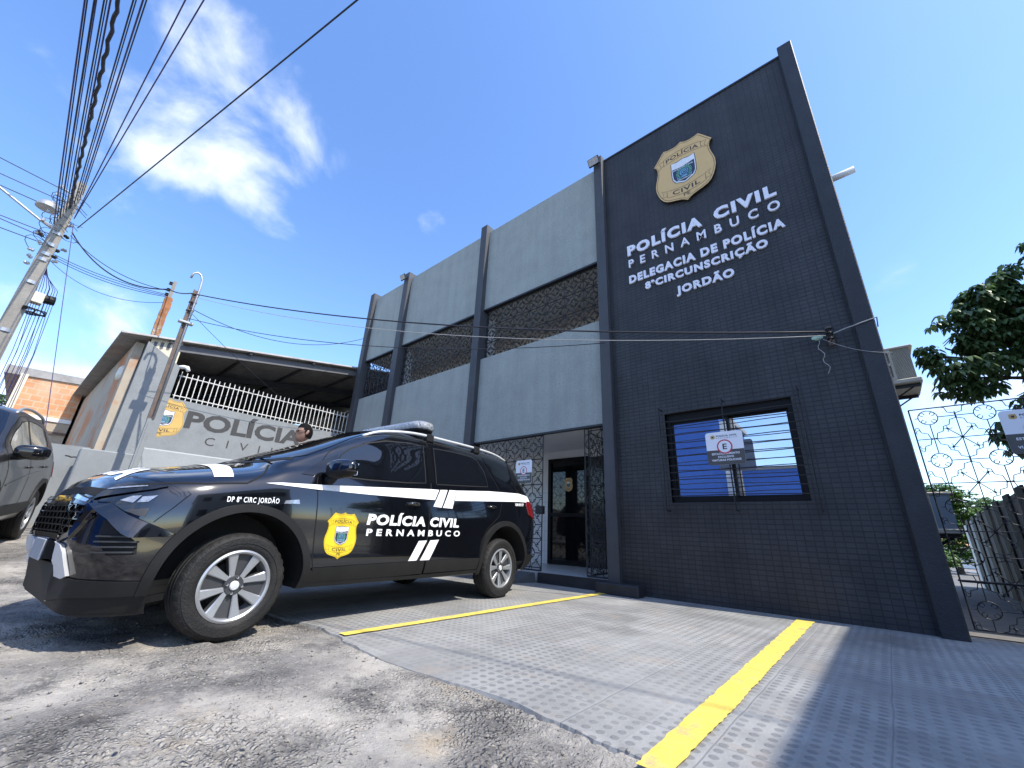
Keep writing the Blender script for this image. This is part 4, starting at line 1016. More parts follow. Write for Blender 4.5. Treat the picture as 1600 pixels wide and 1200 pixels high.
FD = (0, 1, 0)
GR = [(-.50, .775), (.50, .775), (.635, .762), (.662, .735), (.640, .65), (.615, .592), (.54, .570), (-.54, .570), (-.615, .592), (-.640, .65), (-.662, .735), (-.635, .762)]
gr = obj('grille', skin.panel([poly3([(x, 0, z) for x, z in GR])], FD, .002, 0, .04), MT['dark_void'], car)
def inside(p, poly):
    c = False; n = len(poly)
    for i in range(n):
        a, b = poly[i], poly[(i+1) % n]
        if (a[1] > p[1]) != (b[1] > p[1]) and p[0] < (b[0]-a[0])*(p[1]-a[1])/(b[1]-a[1])+a[0]: c = not c
    return c
cells = []; hw, hh = .086, .046
for j in range(0, 6):
    for i in range(-9, 10):
        cx = i*hw+(hw/2 if j % 2 else 0); cz = .578+j*.0385
        if not inside((cx, cz), GR): continue
        o = [(cx+hw*.5*a, cz+hh*.5*b) for a, b in ((-.5, 1), (.5, 1), (1, 0), (.5, -1), (-.5, -1), (-1, 0))]
        q = [(cx+hw*.40*a, cz+hh*.34*b) for a, b in ((-.5, 1), (.5, 1), (1, 0), (.5, -1), (-.5, -1), (-1, 0))]
        vs = [(x, 0, z) for x, z in o+q]; fs = [(k, (k+1) % 6, 6+(k+1) % 6, 6+k) for k in range(6)]
        cells.append((vs, fs))
obj('mesh', skin.panel(cells, FD, .018, .016, 0), MT['gloss_black'], gr)
obj('surround', skin.panel([poly3([(x, 0, z) for x, z in strip2d(GR, .028, True)[0][k] if False] or [(0, 0, 0)]) for k in ()] or [([(x, 0, z) for x, z in strip2d(GR, .030, True)[0]], strip2d(GR, .03, True)[1])], FD, .022, .022, .06), MT['paint'], gr, smooth=35)
obj('cross_bar', skin.panel([poly3([(x, 0, z) for x, z in ((-.62, .765), (-.45, .79), (.45, .79), (.62, .765), (.62, .78), (.45, .812), (-.45, .812), (-.62, .78))])], FD, .03, .02, .05), MT['chrome'], car, smooth=30)
obj('upper_grille_slot', skin.panel([poly3([(x, 0, z) for x, z in ((-.60, .805), (-.42, .82), (.42, .82), (.60, .805), (.655, .845), (.40, .862), (-.40, .862), (-.655, .845))])], FD, .005, 0, .05), MT['dark_void'], car)
em = [(.7*a, .7*b) for a, b in [(-.062, .016), (-.02, .016), (-.016, .024), (.02, .024), (.018, .012), (.062, .012), (.056, -.016), (.014, -.016), (.010, -.024), (-.026, -.024), (-.022, -.016), (-.068, -.016)]]
MT['gold_badge'] = mat('gold_badge', (.7, .5, .15), .25, .8)
obj('badge', skin.panel([poly3([(x, 0, .795+z) for x, z in em])], FD, .045, .02, 0), MT['gold_badge'], car)
pl = bmesh.new(); box(pl, -.18, .18, -.842, -.832, .43, .55); bevel_all(pl, .004)
pb = obj('number_plate', pl, MT['plate'], car)
pl = bmesh.new(); box(pl, -.20, .20, -.832, -.76, .44, .54); obj('bracket', pl, MT['trim'], pb)
# day lamp on the bonnet edge, main lamp, blade, fog vent
both('day_lamp', [poly3([(.636, -.814, .776), (.645, -.79, .835), (.70, -.70, .862), (.79, -.54, .888), (.815, -.50, .880), (.80, -.56, .858), (.737, -.69, .825), (.661, -.786, .798)])], CD, MT['gloss_black'], .012, .012)
both('lamp_strip', [poly3([(.655, -.768, .848), (.70, -.71, .862), (.77, -.58, .878), (.773, -.575, .873), (.715, -.69, .855), (.667, -.763, .843)])], CD, MT['lamp_clear'], .016, .004)
HL = [(.735, -.70, .785), (.752, -.672, .815), (.80, -.60, .828), (.84, -.53, .838), (.868, -.42, .862), (.875, -.40, .845), (.872, -.46, .76), (.862, -.53, .675), (.84, -.57, .688), (.80, -.64, .722), (.755, -.699, .755)]
hl = both('headlamp', [poly3(HL)], CD, MT['glass'], .010, .012)
for i, s in enumerate((1, -1)):
    both('reflector', [poly3([(.752, -.69, .785), (.775, -.645, .812), (.800, -.605, .818), (.79, -.625, .775)]), poly3([(.805, -.60, .812), (.835, -.54, .824), (.828, -.57, .785), (.80, -.61, .778)])], CD, MT['lamp_clear'], .0135, 0, parent=hl[i], sides=(s,))
    both('lens_rib', [poly3([(.79, -.66, .735), (.845, -.56, .750), (.845, -.565, .70), (.82, -.61, .712)])], CD, MT['alloy_dark'], .0130, 0, parent=hl[i], sides=(s,))
def blade_off(h):
    zt = .765+(h.y+.715)*(-.508); zb = .758+(h.y+.80)*(-.78)
    k = max(0.0, min(1.0, (zt-h.z)/max(.02, zt-zb))); return .010+.045*k*sstep(-.40, -.58, h.y)
both('bumper_blade', [poly3([(.665, -.80, .758), (.735, -.715, .765), (.813, -.63, .706), (.855, -.54, .668), (.892, -.42, .615), (.885, -.45, .598), (.836, -.585, .590), (.82, -.617, .608), (.765, -.69, .68)])], CD, MT['paint'], blade_off, .03, smooth=30)
MT['vent'] = mat('grey_black_plastic', (.035, .036, .038), .4)
fv = both('fog_vent', [poly3([(.745, -.73, .675), (.777, -.69, .668), (.827, -.615, .600), (.852, -.57, .56), (.858, -.56, .50), (.799, -.676, .493), (.755, -.73, .572)])], CD, MT['trim'], .006, .006)
for i, s in enumerate((1, -1)):
    both('vent_slat', [poly3([(.757, -.727, z), (.757, -.727, z+.008), (.852, -.565, z+.012), (.852, -.565, z+.004)]) for z in (.505, .532, .559, .586)], CD, MT['vent'], .030, .022, parent=fv[i], sides=(s,))
TL = [(.83, 3.36, 1.12), (.84, 3.46, 1.115), (.80, 3.60, .99), (.79, 3.62, .90), (.86, 3.50, .905), (.875, 3.40, .95), (.85, 3.34, 1.06)]
both('tail_lamp', [poly3(TL)], (-.85, -.5, 0), MT['lamp_red'], .016, .014)
both('rear_bumper', [poly3([(.895, 3.34, .46), (.86, 3.50, .46), (.78, 3.63, .46), (.4, 3.66, .46), (.4, 3.66, .32), (.78, 3.63, .30), (.86, 3.50, .30), (.88, 3.32, .30)])], (-.75, -.65, 0), MT['trim'], .02, .03)
# mirrors
for s in (1, -1):
    bm = bmesh.new(); bmesh.ops.create_uvsphere(bm, u_segments=24, v_segments=16, radius=1)
    for v in bm.verts:
        c = v.co; f = lambda a, e: math.copysign(abs(a)**e, a)
        x, y, z = f(c.x, .62), f(c.y, .75), f(c.z, .72)
        taper = 1-.18*(x > 0)*x
        v.co = Vector((s*(.985+.128*x), .525+.075*y*taper+.03*x, 1.132+.076*z*taper+.008*x))
    for fc in bm.faces: fc.material_index = 1 if fc.calc_center_median().z < 1.112 else 0
    mr = obj('door_mirror', bm, [MT['paint'], MT['trim']], car, smooth=True)
    bm = bmesh.new(); tube(bm, [(s*.84, .50, 1.035), (s*.88, .51, 1.045), (s*.93, .52, 1.085)], [.045, .034, .03], 8); obj('arm', bm, MT['trim'], mr, smooth=True)
    bm = bmesh.new(); box(bm, s*.985-.10, s*.985+.10, .592, .603, 1.085, 1.18); bevel_all(bm, .004); obj('mirror_glass', bm, MT['chrome'], mr)
# roof rails with clamps, light bar
for s in (1, -1):
    bm = bmesh.new(); pts = catmull([(s*.64, .88, 1.512), (s*.635, 1.1, 1.60), (s*.632, 1.5, 1.668), (s*.63, 2.0, 1.688), (s*.628, 2.5, 1.697), (s*.62, 2.9, 1.69), (s*.61, 3.17, 1.645)], 5)
    tube(bm, pts, [.010+.006*math.sin(math.pi*i/(len(pts)-1))**.4 for i in range(len(pts))], 8)
    rl = obj('roof_rail', bm, MT['silver'], car, smooth=True)
    for y, zz in ((1.72, 1.665), (2.52, 1.68)):
        bm = bbox(s*.63-.035, s*.63+.035, y-.05, y+.05, zz-.05, zz+.035, .01); obj('rail_clamp', bm, MT['trim'], rl)
lb = obj('light_bar', bmesh.new(), MT['trim'], car)
bm = bmesh.new()
def capsule(bm, hw, r, z0, z1, yc, n=12, inset=0.0):
    out = []
    for (zz, k) in ((z0, .94), (z0+.015, 1.0), ((z0+z1)/2, 1.0), (z1-.02, .93), (z1-.005, .80), (z1, .55)):
        ring = []
        for i in range(2*n+2):
            if i <= n: a = -math.pi/2+math.pi*i/n; c = (hw-r, yc)
            else: a = math.pi/2+math.pi*(i-n-1)/n; c = (-(hw-r), yc)
            ring.append(bm.verts.new((c[0]+r*k*math.cos(a), c[1]+r*k*math.sin(a), zz)))
        out.append(ring)
    for a, b in zip(out, out[1:]):
        m = len(a)
        for i in range(m): bm.faces.new((a[i], a[(i+1) % m], b[(i+1) % m], b[i]))
    bm.faces.new(out[0][::-1]); bm.faces.new(out[-1])
LBY = 1.74
MT['lens'] = mat('clear_prismatic_lens', (.62, .64, .67), .06, 0, var=.3, vs=40, coat=1, bump=1, bs=30, bdist=.03, spec=.8, trans=.55)
capsule(bm, .60, .15, 1.772, 1.865, LBY); obj('lens', bm, MT['lens'], lb, smooth=35)
bm = bmesh.new(); capsule(bm, .585, .14, 1.748, 1.772, LBY)
tmp = bpy.data.meshes.new('light_bar'); 
for s in (1, -1): box(bm, s*.50-.05, s*.50+.05, LBY-.06, LBY+.06, 1.68, 1.752)
bm.to_mesh(tmp); bm.free(); lb.data = tmp; tmp.materials.append(MT['trim'])
bm = bmesh.new(); tube(bm, [(-.64, LBY, 1.70), (.64, LBY, 1.70)], .014, 6); obj('cross_bar', bm, MT['trim'], lb)
# wheels
def make_wheel(name, R, RR, W, parent, loc, rot=0.0, s=1, spokes=True, big=0):
    root = bpy.data.objects.new(name, None); COL.objects.link(root); root.parent = parent; root.location = loc
    root.rotation_euler = (rot, 0, 0 if s > 0 else math.pi)
    prof = [(RR+.004, -W*.96), (RR+.03, -W), (R*.88, -W-.004), (R*.965, -W*.95), (R*.995, -W*.86)]
    for g in (.74, .5, .26): prof += [(R, -W*(g+.045)), (R-.008, -W*(g+.03)), (R-.008, -W*(g-.03)), (R, -W*(g-.045))]
    prof += [(R*.995, -W*.13), (R*.962, -W*.035), (R*.93, .0), (R*.905, .004), (R*.90, .0075), (R*.86, .0085), (R*.80, .009), (R*.795, .005), (R*.75, .006), (RR+.020, .001), (RR+.008, -.008), (RR+.004, -.02)]
    bm = bmesh.new(); n = 108; rings = lathe(bm, prof, 'X', n)
    for ri, ring in enumerate(rings):
        h = prof[ri][1]
        if (-W*.2 < h < -W*.02 and prof[ri][0] > R*.95) or (h < -W*.8 and prof[ri][0] > R*.95):
            for k in range(n):
                if k % 3 == 0:
                    v = ring[k]; d = Vector((0, v.co.y, v.co.z)).normalized(); v.co -= d*.0075
    bmesh.ops.recalc_face_normals(bm, faces=bm.faces)
    obj('tyre', bm, MT['rubber'], root, smooth=28)
    bm = bmesh.new(); lathe(bm, [(RR+.006, -.020), (RR+.008, -.004), (RR-.004, .001), (RR-.014, -.006), (RR-.020, -.05), (RR-.035, -W*.9)], 'X', 64); bmesh.ops.recalc_face_normals(bm, faces=bm.faces)
    rim = obj('rim', bm, MT['alloy'], root, smooth=30)
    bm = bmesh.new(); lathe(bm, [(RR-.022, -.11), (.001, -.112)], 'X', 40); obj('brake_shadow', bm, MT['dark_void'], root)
    bm = bmesh.new(); lathe(bm, [(.14, -.100), (.14, -.094), (.06, -.090)], 'X', 40); obj('brake_disc', bm, MT['disc'], root, smooth=30)
    if not spokes: return root
    bs, pk = bmesh.new(), bmesh.new(); r0, r1 = .040, RR-.012
    for k in range(4):
        a0 = math.pi/2*k
        for sg in (-1, 1):
            a = a0+sg*R_(23); 
            secs = []
            for t in range(5):
                r = r0+(r1-r0)*t/4; hw = (.014+.019*(t/4)**1.3); off = sg*(.010*(1-t/4))
                x = -.012-.016*(1-t/4)**.8; dep = .035
                c = Vector((0, -math.sin(a), math.cos(a))); tn = Vector((0, -math.cos(a), -math.sin(a)))
                inn = -sg*(-1)
                p = c*r+tn*off
                secs.append([p+tn*(hw)+Vector((x-.006, 0, 0)), p+tn*(hw*.75)+Vector((x, 0, 0)), p-tn*(hw*.75)+Vector((x, 0, 0)), p-tn*hw+Vector((x-.006, 0, 0)), p-tn*hw*1.25+Vector((x-dep, 0, 0)), p+tn*hw*1.25+Vector((x-dep, 0, 0))])
            vs = [[bs.verts.new(q) for q in sec] for sec in secs]
            for A, B in zip(vs, vs[1:]):
                for i in range(6):
                    f = bs.faces.new((A[i], A[(i+1) % 6], B[(i+1) % 6], B[i])); f.material_index = 0 if i in (0, 1, 2) else 1
            bs.faces.new(vs[0]); bs.faces.new(vs[-1])
        c0, c1 = a0-R_(18), a0+R_(18); m = 6
        A = [pk.verts.new((-.044, -math.sin(c0+(c1-c0)*i/m)*.05, math.cos(c0+(c1-c0)*i/m)*.05)) for i in range(m+1)]
        B = [pk.verts.new((-.034, -math.sin(c0+(c1-c0)*i/m)*(RR-.014), math.cos(c0+(c1-c0)*i/m)*(RR-.014))) for i in range(m+1)]
        for i in range(m): pk.faces.new((A[i], A[i+1], B[i+1], B[i]))
    bmesh.ops.recalc_face_normals(bs, faces=bs.faces)
    obj('spokes', bs, [MT['alloy'], MT['alloy_dark']], rim)
    obj('pocket', pk, MT['alloy_dark'], rim)
    bm = bmesh.new(); lathe(bm, [(.001, -.020), (.055, -.022), (.060, -.030), (.060, -.06)], 'X', 28); obj('hub', bm, MT['alloy_dark'], rim, smooth=30)
    bm = bmesh.new(); lathe(bm, [(.001, -.008), (.024, -.010), (.028, -.014), (.028, -.03)], 'X', 24); obj('centre_cap', bm, MT['silver'], rim, smooth=30)
    for k in range(4):
        a = math.pi/2*k; bm = bmesh.new(); lathe(bm, [(.001, -.010), (.0085, -.011), (.010, -.024)], 'X', 6, (0, -math.sin(a)*.046, math.cos(a)*.046)); obj('bolt', bm, MT['chrome'], rim)
    return root
for s in (1, -1):
    make_wheel('wheel', .317, .205, .195, car, (s*.892, FA[0], FA[1]-.003), R_(-9), s)
    make_wheel('wheel', .322, .205, .195, car, (s*.885, RA[0], RA[1]-.003), R_(24), s)
# ------------------------------------------------------------------ the wall with the painted sign, left side of the yard
WXc = -11.70
lw = empty('sign_wall', (WXc, 3.4, 0), 0, 'grey rendered wall painted with the words POL\u00cdCIA CIVIL and a shield', 'wall')
def lbm(bm, o=(WXc, 3.4, 0)): bmesh.ops.translate(bm, verts=bm.verts, vec=(-o[0], -o[1], -o[2])); return bm
def lpart(n, bm, m, p=None, **k): return obj(n, lbm(bm), m, p or lw, **k)
bm = bmesh.new(); box(bm, WXc-.16, WXc, 1.50, 6.4, 0, 3.27); lpart('rendered_face', bm, MT['grey_paint'])
bm = bmesh.new(); box(bm, WXc-.02, WXc+.035, 1.38, 6.4, 0, 2.11); bmesh.ops.bevel(bm, geom=[e for e in bm.edges if all(v.co.z > 2 and v.co.x > WXc for v in e.verts)], offset=.03, segments=1, affect='EDGES'); lpart('lower_band', bm, MT['grey_paint_light'])
bm = bmesh.new(); hexa(bm, [(WXc-.3, .78, 0), (WXc+.01, .78, 0), (WXc+.01, 1.50, 0), (WXc-.3, 1.50, 0), (WXc-.3, .82, 4.42), (WXc+.01, .82, 4.42), (WXc+.01, 1.50, 4.02), (WXc-.3, 1.50, 4.02)]); lpart('end_pier', bm, MT['grey_paint'])
bm = bbox(WXc-.34, WXc+.09, .46, 1.36, 0, 1.93, .02); lpart('pier_base', bm, MT['grey_paint'])
def wall_put(u, v, h): return (WXc+.0025+h-WXc, u*1.0+1.535-3.4, v+2.80)
build_emblem('painted_shield', lambda u, v, h: wall_put(u*.76, v*.70, h), 'ochre', lw, dz=.0015, grid=None)
def wtext(n, s, y0, y1, z0, z1s, cap, bold, sp=1.0):
    vs, fs = text2d(s, y0, y1, 0, cap, bold, sp); bm = bmesh.new()
    flat_to_bm(bm, (vs, fs), lambda u, v: (WXc+.004, u, z0+(z1s-z0)*(u-y0)/(y1-y0)+v)); return lpart(n, bm, MT['letter_grey'])
wtext('lettering', 'POL\u00cdCIA', 1.915, 4.53, 2.665, 2.715, .40, .035)
wtext('lettering', 'CIVIL', 2.395, 3.97, 2.35, 2.36, .185, .0, 2.4)
# railing on the wall
rail = empty('wall_railing', (WXc-.08, 3.6, 3.27), 0, 'white steel bar railing along the top of the sign wall', 'railing')
bm = bmesh.new()
for z in (3.36, 3.84): tube(bm, [(0, -2.05, z-3.27), (0, 2.75, z-3.27)], .014, 4)
obj('rail', bm, MT['white_metal'], rail)
n = 44
for i in range(n):
    y = -2.02+4.72*i/(n-1); bm = bmesh.new(); h = 3.95+.015*random.uniform(-1, 1)
    tube(bm, [(.012, y, 0), (.012+random.uniform(-.006, .006), y+random.uniform(-.008, .008), h-3.27)], .0105, 5); obj('bar', bm, MT['white_metal'], rail)
# shed behind: wall towards the street, corrugated roof
shed = empty('roofed_shed', (-16, 4, 0), 0, 'open shed with a low corrugated roof behind the sign wall', 'shed')
def spt(n, bm, m, p=None, **k):
    bmesh.ops.translate(bm, verts=bm.verts, vec=(16, -4, 0)); return obj(n, bm, m, p or shed, **k)
def stained():
    m = mat('stained_render', (.43, .37, .285), .9, var=.14, vs=2, bump=.3, bs=30, dirt=(.50, .22, .10), ds=.55, dth=(.50, .60)); return m
MT['stained'] = stained()
MT['roof_sheet'] = mat('weathered_fibre_cement', (.34, .325, .30), .9, var=.2, vs=3, dirt=(.2, .185, .17), ds=2.5)
MT['beam'] = mat('grey_steel_beam', (.13, .13, .135), .6, .2)
A = Vector((-11.98, .80, 0)); B = Vector((-24, .36, 0))
bm = bmesh.new(); d = (B-A); nrm = Vector((d.y, -d.x, 0)).normalized()*.15
zt = 4.42
hexa(bm, [tuple(A+nrm*0), tuple(B), tuple(B-nrm), tuple(A-nrm), tuple(A+Vector((0, 0, zt))), tuple(B+Vector((0, 0, 4.25))), tuple(B-nrm+Vector((0, 0, 4.25))), tuple(A-nrm+Vector((0, 0, zt)))])
bmesh.ops.recalc_face_normals(bm, faces=bm.faces); spt('street_wall', bm, MT['stained'])
for q, w in ((.22, .35), (.42, .3), (.62, .5)):
    p = A+d*q; bm = bmesh.new(); u = d.normalized()
    hexa(bm, [tuple(p-nrm*.4), tuple(p+u*w-nrm*.4), tuple(p+u*w+nrm*.35), tuple(p+nrm*.35)]+[tuple(x+Vector((0, 0, zt-.15))) for x in (p-nrm*.4, p+u*w-nrm*.4, p+u*w+nrm*.35, p+nrm*.35)])
    bmesh.ops.recalc_face_normals(bm, faces=bm.faces); spt('buttress', bm, MT['stained'])
def roof_z(x, y): return 4.46+(y-.34)*.184+(x+11.7)*.0
def corrugated(x0, x1, y0a, y0b, y1, th, run='Y'):
    bm = bmesh.new(); n = int(abs(x1-x0)/.03); rows = []
    for i in range(n+1):
        x = x0+(x1-x0)*i/n; w = .03*math.sin(i*2*math.pi/6); ya = y0a+(y0b-y0a)*i/n
        rows.append([bm.verts.new((x, yy, roof_z(x, yy)+w)) for yy in (ya, (ya+y1)/2, y1)]+[bm.verts.new((x, yy, roof_z(x, yy)+w-th)) for yy in (y1, (ya+y1)/2, ya)])
    for a, b in zip(rows, rows[1:]):
        for k in range(6): bm.faces.new((a[k], a[(k+1) % 6], b[(k+1) % 6], b[k]))
    bm.faces.new(rows[0]); bm.faces.new(rows[-1][::-1]); bmesh.ops.recalc_face_normals(bm, faces=bm.faces); return bm
spt('roof_sheets', corrugated(-24.0, -11.62, -.08, .34, 9.6, .012), MT['roof_sheet'])
for x in (-11.8, -14.4, -17, -19.6):
    bm = bmesh.new(); hexa(bm, [(x-.05, .9, roof_z(x, .9)-.26), (x+.05, .9, roof_z(x, .9)-.26), (x+.05, 9.4, roof_z(x, 9.4)-.26), (x-.05, 9.4, roof_z(x, 9.4)-.26), (x-.05, .9, roof_z(x, .9)-.10), (x+.05, .9, roof_z(x, .9)-.10), (x+.05, 9.4, roof_z(x, 9.4)-.10), (x-.05, 9.4, roof_z(x, 9.4)-.10)]); spt('rafter', bm, MT['beam'])
for y in (1.2, 2.8, 4.4, 6.0, 7.6):
    bm = bmesh.new(); box(bm, -24, -11.66, y-.03, y+.03, roof_z(0, y)-.10, roof_z(0, y)-.022); spt('purlin', bm, MT['beam'])
bm = bmesh.new()
n = 24; rows = []
for i in range(n+1):
    y = .86+(1.42-.86)*i/n; w = .012*math.sin(i*2*math.pi/5); rows.append([bm.verts.new((WXc-.05+w, y, z)) for z in (4.0, roof_z(0, y)-.03)])
for a, b in zip(rows, rows[1:]): bm.faces.new((a[0], b[0], b[1], a[1]))
MT['cream'] = mat('cream_corrugated_sheet', (.66, .60, .46), .8, var=.08)
spt('cream_end_sheet', bm, MT['cream'])
bm = bmesh.new(); box(bm, -24, -11.8, 9.2, 9.4, 0, 6.0); spt('rear_wall', bm, MT['beige_wall'])
bm = bmesh.new(); box(bm, -24, -23.8, .6, 9.2, 0, 5.0); spt('rear_wall', bm, MT['beige_wall'])
bm = bmesh.new(); box(bm, -16.2, -13.2, 2.0, 4.6, 0, 3.55); spt('store_room', bm, MT['brick_red'] if 'brick_red' in MT else MT['stained'])
bm = bmesh.new(); tube(bm, [(-11.9, 1.42, 4.02), (-11.66, 1.55, 4.03), (-11.60, 1.62, 4.02), (-11.595, 1.66, 3.94)], .045, 8); pp = obj('drain_pipe', bm, MT['white_wall'], None, smooth=True, label='short white drain pipe elbow under the shed roof edge', cat='pipe')
bm = bmesh.new(); lathe(bm, [(.001, -.16), (.07, -.15), (.085, -.02), (.075, .12), (.03, .2), (.001, .2)], 'Z', 14); MT['lamp_cream'] = mat('cream_glass_lamp', (.75, .72, .6), .3)
wl = obj('wall_lamp', bm, MT['lamp_cream'], None, smooth=True, label='cream bulkhead lamp on the stained wall beside the grey pier', cat='wall lamp', loc=(-12.4, .63, 3.72)); 
bm = bmesh.new(); box(bm, -.05, .05, .02, .16, -.12, .14); obj('bracket', bm, MT['trim'], wl)
# low street wall, cracked
bm = bmesh.new(); hexa(bm, [(-12.45, -6.0, 0), (-12.25, -6.0, 0), (-12.25, .80, 0), (-12.45, .80, 0), (-12.45, -6.0, 1.9), (-12.25, -6.0, 1.9), (-12.25, .80, 2.02), (-12.45, .80, 2.02)])
lowall = obj('boundary_wall', bm, MT['grey_paint'], None, label='low grey rendered boundary wall with a crack near its top', cat='wall')
bm = bmesh.new(); pts = [(-12.247, .46+.0*i, 0) for i in range(1)]
cr_pts = [(.30+.048*i, 1.80+.05*noise.noise(Vector((i*.9, 4, 0)))-.004*i) for i in range(11)]
v2, f2 = strip2d(cr_pts, .018); flat_to_bm(bm, (v2, f2), lambda u, v: (-12.246, u, v)); obj('crack', bm, MT['dark_void'], lowall)
# brick house up the street
bh = empty('brick_house', (-19.5, 0, 0), 0, 'unrendered orange brick house with a dark roof beyond the low wall', 'house')
def bpt(n, bm, m, p=None): bmesh.ops.translate(bm, verts=bm.verts, vec=(19.5, 0, 0)); return obj(n, bm, m, p or bh)
bm = bmesh.new(); box(bm, -25, -19.5, -1.12, .30, 3.55, 4.76); bpt('brick_wall', bm, MT['brick'])
bm = bmesh.new(); box(bm, -25, -19.5, -1.12, .30, 0, 3.55); bpt('rendered_wall', bm, MT['stained'])
bm = bmesh.new(); box(bm, -19.50, -19.44, -1.16, -1.0, 0, 4.76); bpt('corner_render', bm, MT['cream'])
bm = bmesh.new(); hexa(bm, [(-25.3, -1.5, 4.68), (-19.45, -1.5, 4.68), (-19.45, .6, 4.80), (-25.3, .6, 4.80), (-25.3, -1.5, 4.95), (-19.45, -1.5, 4.95), (-19.45, .6, 5.02), (-25.3, .6, 5.02)]); bpt('roof', bm, MT['roof_sheet'])
fr = bmesh.new(); box(fr, -19.52, -19.42, -.66, -.54, 1.7, 3.55); box(fr, -19.52, -19.42, -.54, .30, 3.43, 3.55); wf = bpt('window_frame', fr, MT['white_wall'])
bm = bmesh.new(); box(bm, -19.515, -19.46, -.54, .30, 1.7, 3.43); bpt('window_opening', bm, MT['stained'], wf)
bm = bmesh.new(); box(bm, -19.47, -19.40, -.54, .30, 3.05, 3.12); bpt('window_bar', bm, MT['brown_steel'], wf)

# ------------------------------------------------------------------ poles
# concrete street pole
POX, POY, POH = -14.5, -1.40, 9.0
pole = empty('street_pole', (POX, POY, 0), R_(8), 'weathered concrete street pole crowded with cables and a lamp arm', 'utility pole')
bm = bmesh.new()
def Isec(z): 
    k = 1-z/POH; w = .085+.075*k; d = .065+.065*k; t = .62
    return [(-w, -d), (w, -d), (w, -d*t), (w*.6, -d*.35), (w*.6, d*.35), (w, d*t), (w, d), (-w, d), (-w, d*t), (-w*.6, d*.35), (-w*.6, -d*.35), (-w, -d*t)]
prev = None
for z in [0, 2, 4, 5.4, 6.8, 7.6, 8.4, POH]:
    ring = [bm.verts.new((y*1.15, x*1.15, z)) for x, y in Isec(z)]
    if prev: 
        for i in range(12): bm.faces.new((prev[i], prev[(i+1) % 12], ring[(i+1) % 12], ring[i]))
    prev = ring
bm.faces.new(prev); bmesh.ops.recalc_face_normals(bm, faces=bm.faces)
obj('shaft', bm, MT['concrete'], pole)
bm = bmesh.new()
for i in range(14):
    z = 7.55+i*.105; box(bm, .072, .082, -.012, .012, z-.02, z+.02)
obj('bolt_holes', bm, MT['dark_void'], pole)
def ringband(z, r, t=.04): 
    b = bmesh.new(); lathe(b, [(r, z-t), (r+.012, z-t), (r+.012, z+t), (r, z+t)], 'Z', 14, close=True); return b
for z in (4.6, 5.9, 6.55, 6.72, 7.0, 7.35): obj('clamp', ringband(z, .17-.008*z), MT['galv'], pole)
MT['ceramic'] = mat('grey_ceramic', (.25, .24, .24), .35)
for i in range(16):
    z = 6.35+.085*i+random.uniform(-.05, .05); a = random.uniform(0, 6.28); r = .16+random.uniform(0, .10); bm = bmesh.new()
    lathe(bm, [(.001, -.05), (.03, -.05), (.045, -.02), (.03, 0), (.045, .03), (.028, .06), (.001, .06)], 'Z', 8)
    bmesh.ops.rotate(bm, verts=bm.verts, matrix=Matrix.Rotation(random.uniform(.6, 1.7), 3, (math.cos(a+1.57), math.sin(a+1.57), 0)))
    bmesh.ops.translate(bm, verts=bm.verts, vec=(r*math.cos(a), r*math.sin(a), z)); obj('insulator', bm, random.choice([MT['ceramic'], MT['galv'], MT['trim']]), pole)
for i in range(5):
    z = 7.5+i*.27; bm = bmesh.new(); tube(bm, [(.05, -.06, z), (.08, -.30, z+.03)], .012, 5); lathe(bm, [(.001, 0), (.035, 0), (.035, .07), (.001, .07)], 'Z', 8, (.08, -.30, z+.02)); obj('cable_rack', bm, MT['galv'], pole)
bm = bmesh.new(); box(bm, -.12, .10, .10, .32, 5.45, 5.72); bevel_all(bm, .01); obj('splice_box', bm, MT['cream'], pole)
bm = bmesh.new(); tube(bm, [(.02, .32, 5.62), (.02, .50, 5.64)], .11, 10); obj('splice_closure', bm, MT['trim'], pole)
bm = bmesh.new()
for k in range(5):
    pts = [(.06+.20*math.cos(a*math.pi/10), .26+.20*math.sin(a*math.pi/10), 5.20+.012*k+.02*math.sin(a+k)) for a in range(21)]; tube(bm, pts, .012, 5)
box(bm, -.13, .25, .245, .275, 5.19, 5.21); box(bm, .045, .075, .07, .45, 5.18, 5.2); obj('cable_reel', bm, MT['trim'], pole)
bm = bmesh.new(); tube(bm, [(0, .02, 7.42), (.0, -.35, 7.55), (-.02, -1.25, 7.98), (-.05, -2.6, 8.62)], .030, 8); obj('lamp_arm', bm, MT['galv'], pole, smooth=True)
bm = bmesh.new(); lathe(bm, [(.02, .15), (.09, .13), (.17, .05), (.21, -.06), (.20, -.09), (.17, -.08), (.001, -.06)], 'Z', 18, (.02, -.34, 7.98)); obj('lamp_shade', bm, MT['galv'], pole, smooth=True)
bm = bmesh.new(); box(bm, -.05, .05, -.12, -.02, 7.28, 7.5); bevel_all(bm, .01); obj('photocell', bm, MT['white_wall'], pole)
# hanging loops of wire on the pole
bm = bmesh.new()
for i in range(16):
    a = random.uniform(0, 6.28); r = random.uniform(.1, .32); zc = random.uniform(6.6, 8.6); cx, cy = .1*math.cos(a), .22*math.sin(a)
    tube(bm, [(cx+r*math.cos(t*.52)*.8, cy+r*math.cos(t*.52+.9), zc+r*.8*math.sin(t*.52)) for t in range(random.randint(7, 12))], .007, 4)
obj('wire_loops', bm, MT['cable'], pole)
for i in range(9):
    y = .12+.045*i+random.uniform(-.02, .02); bm = bmesh.new()
    tube(bm, [(.05, .10, 6.6-.04*i), (.06, y, 5.9), (.05, y+.05, 5.2), (.0+.01*i, y+.12+.03*math.sin(i*2), 4.2), (.02*i-.08, y+.16, 2.6)], .006, 4); obj('dropped_wire', bm, MT['cable_violet'], pole)
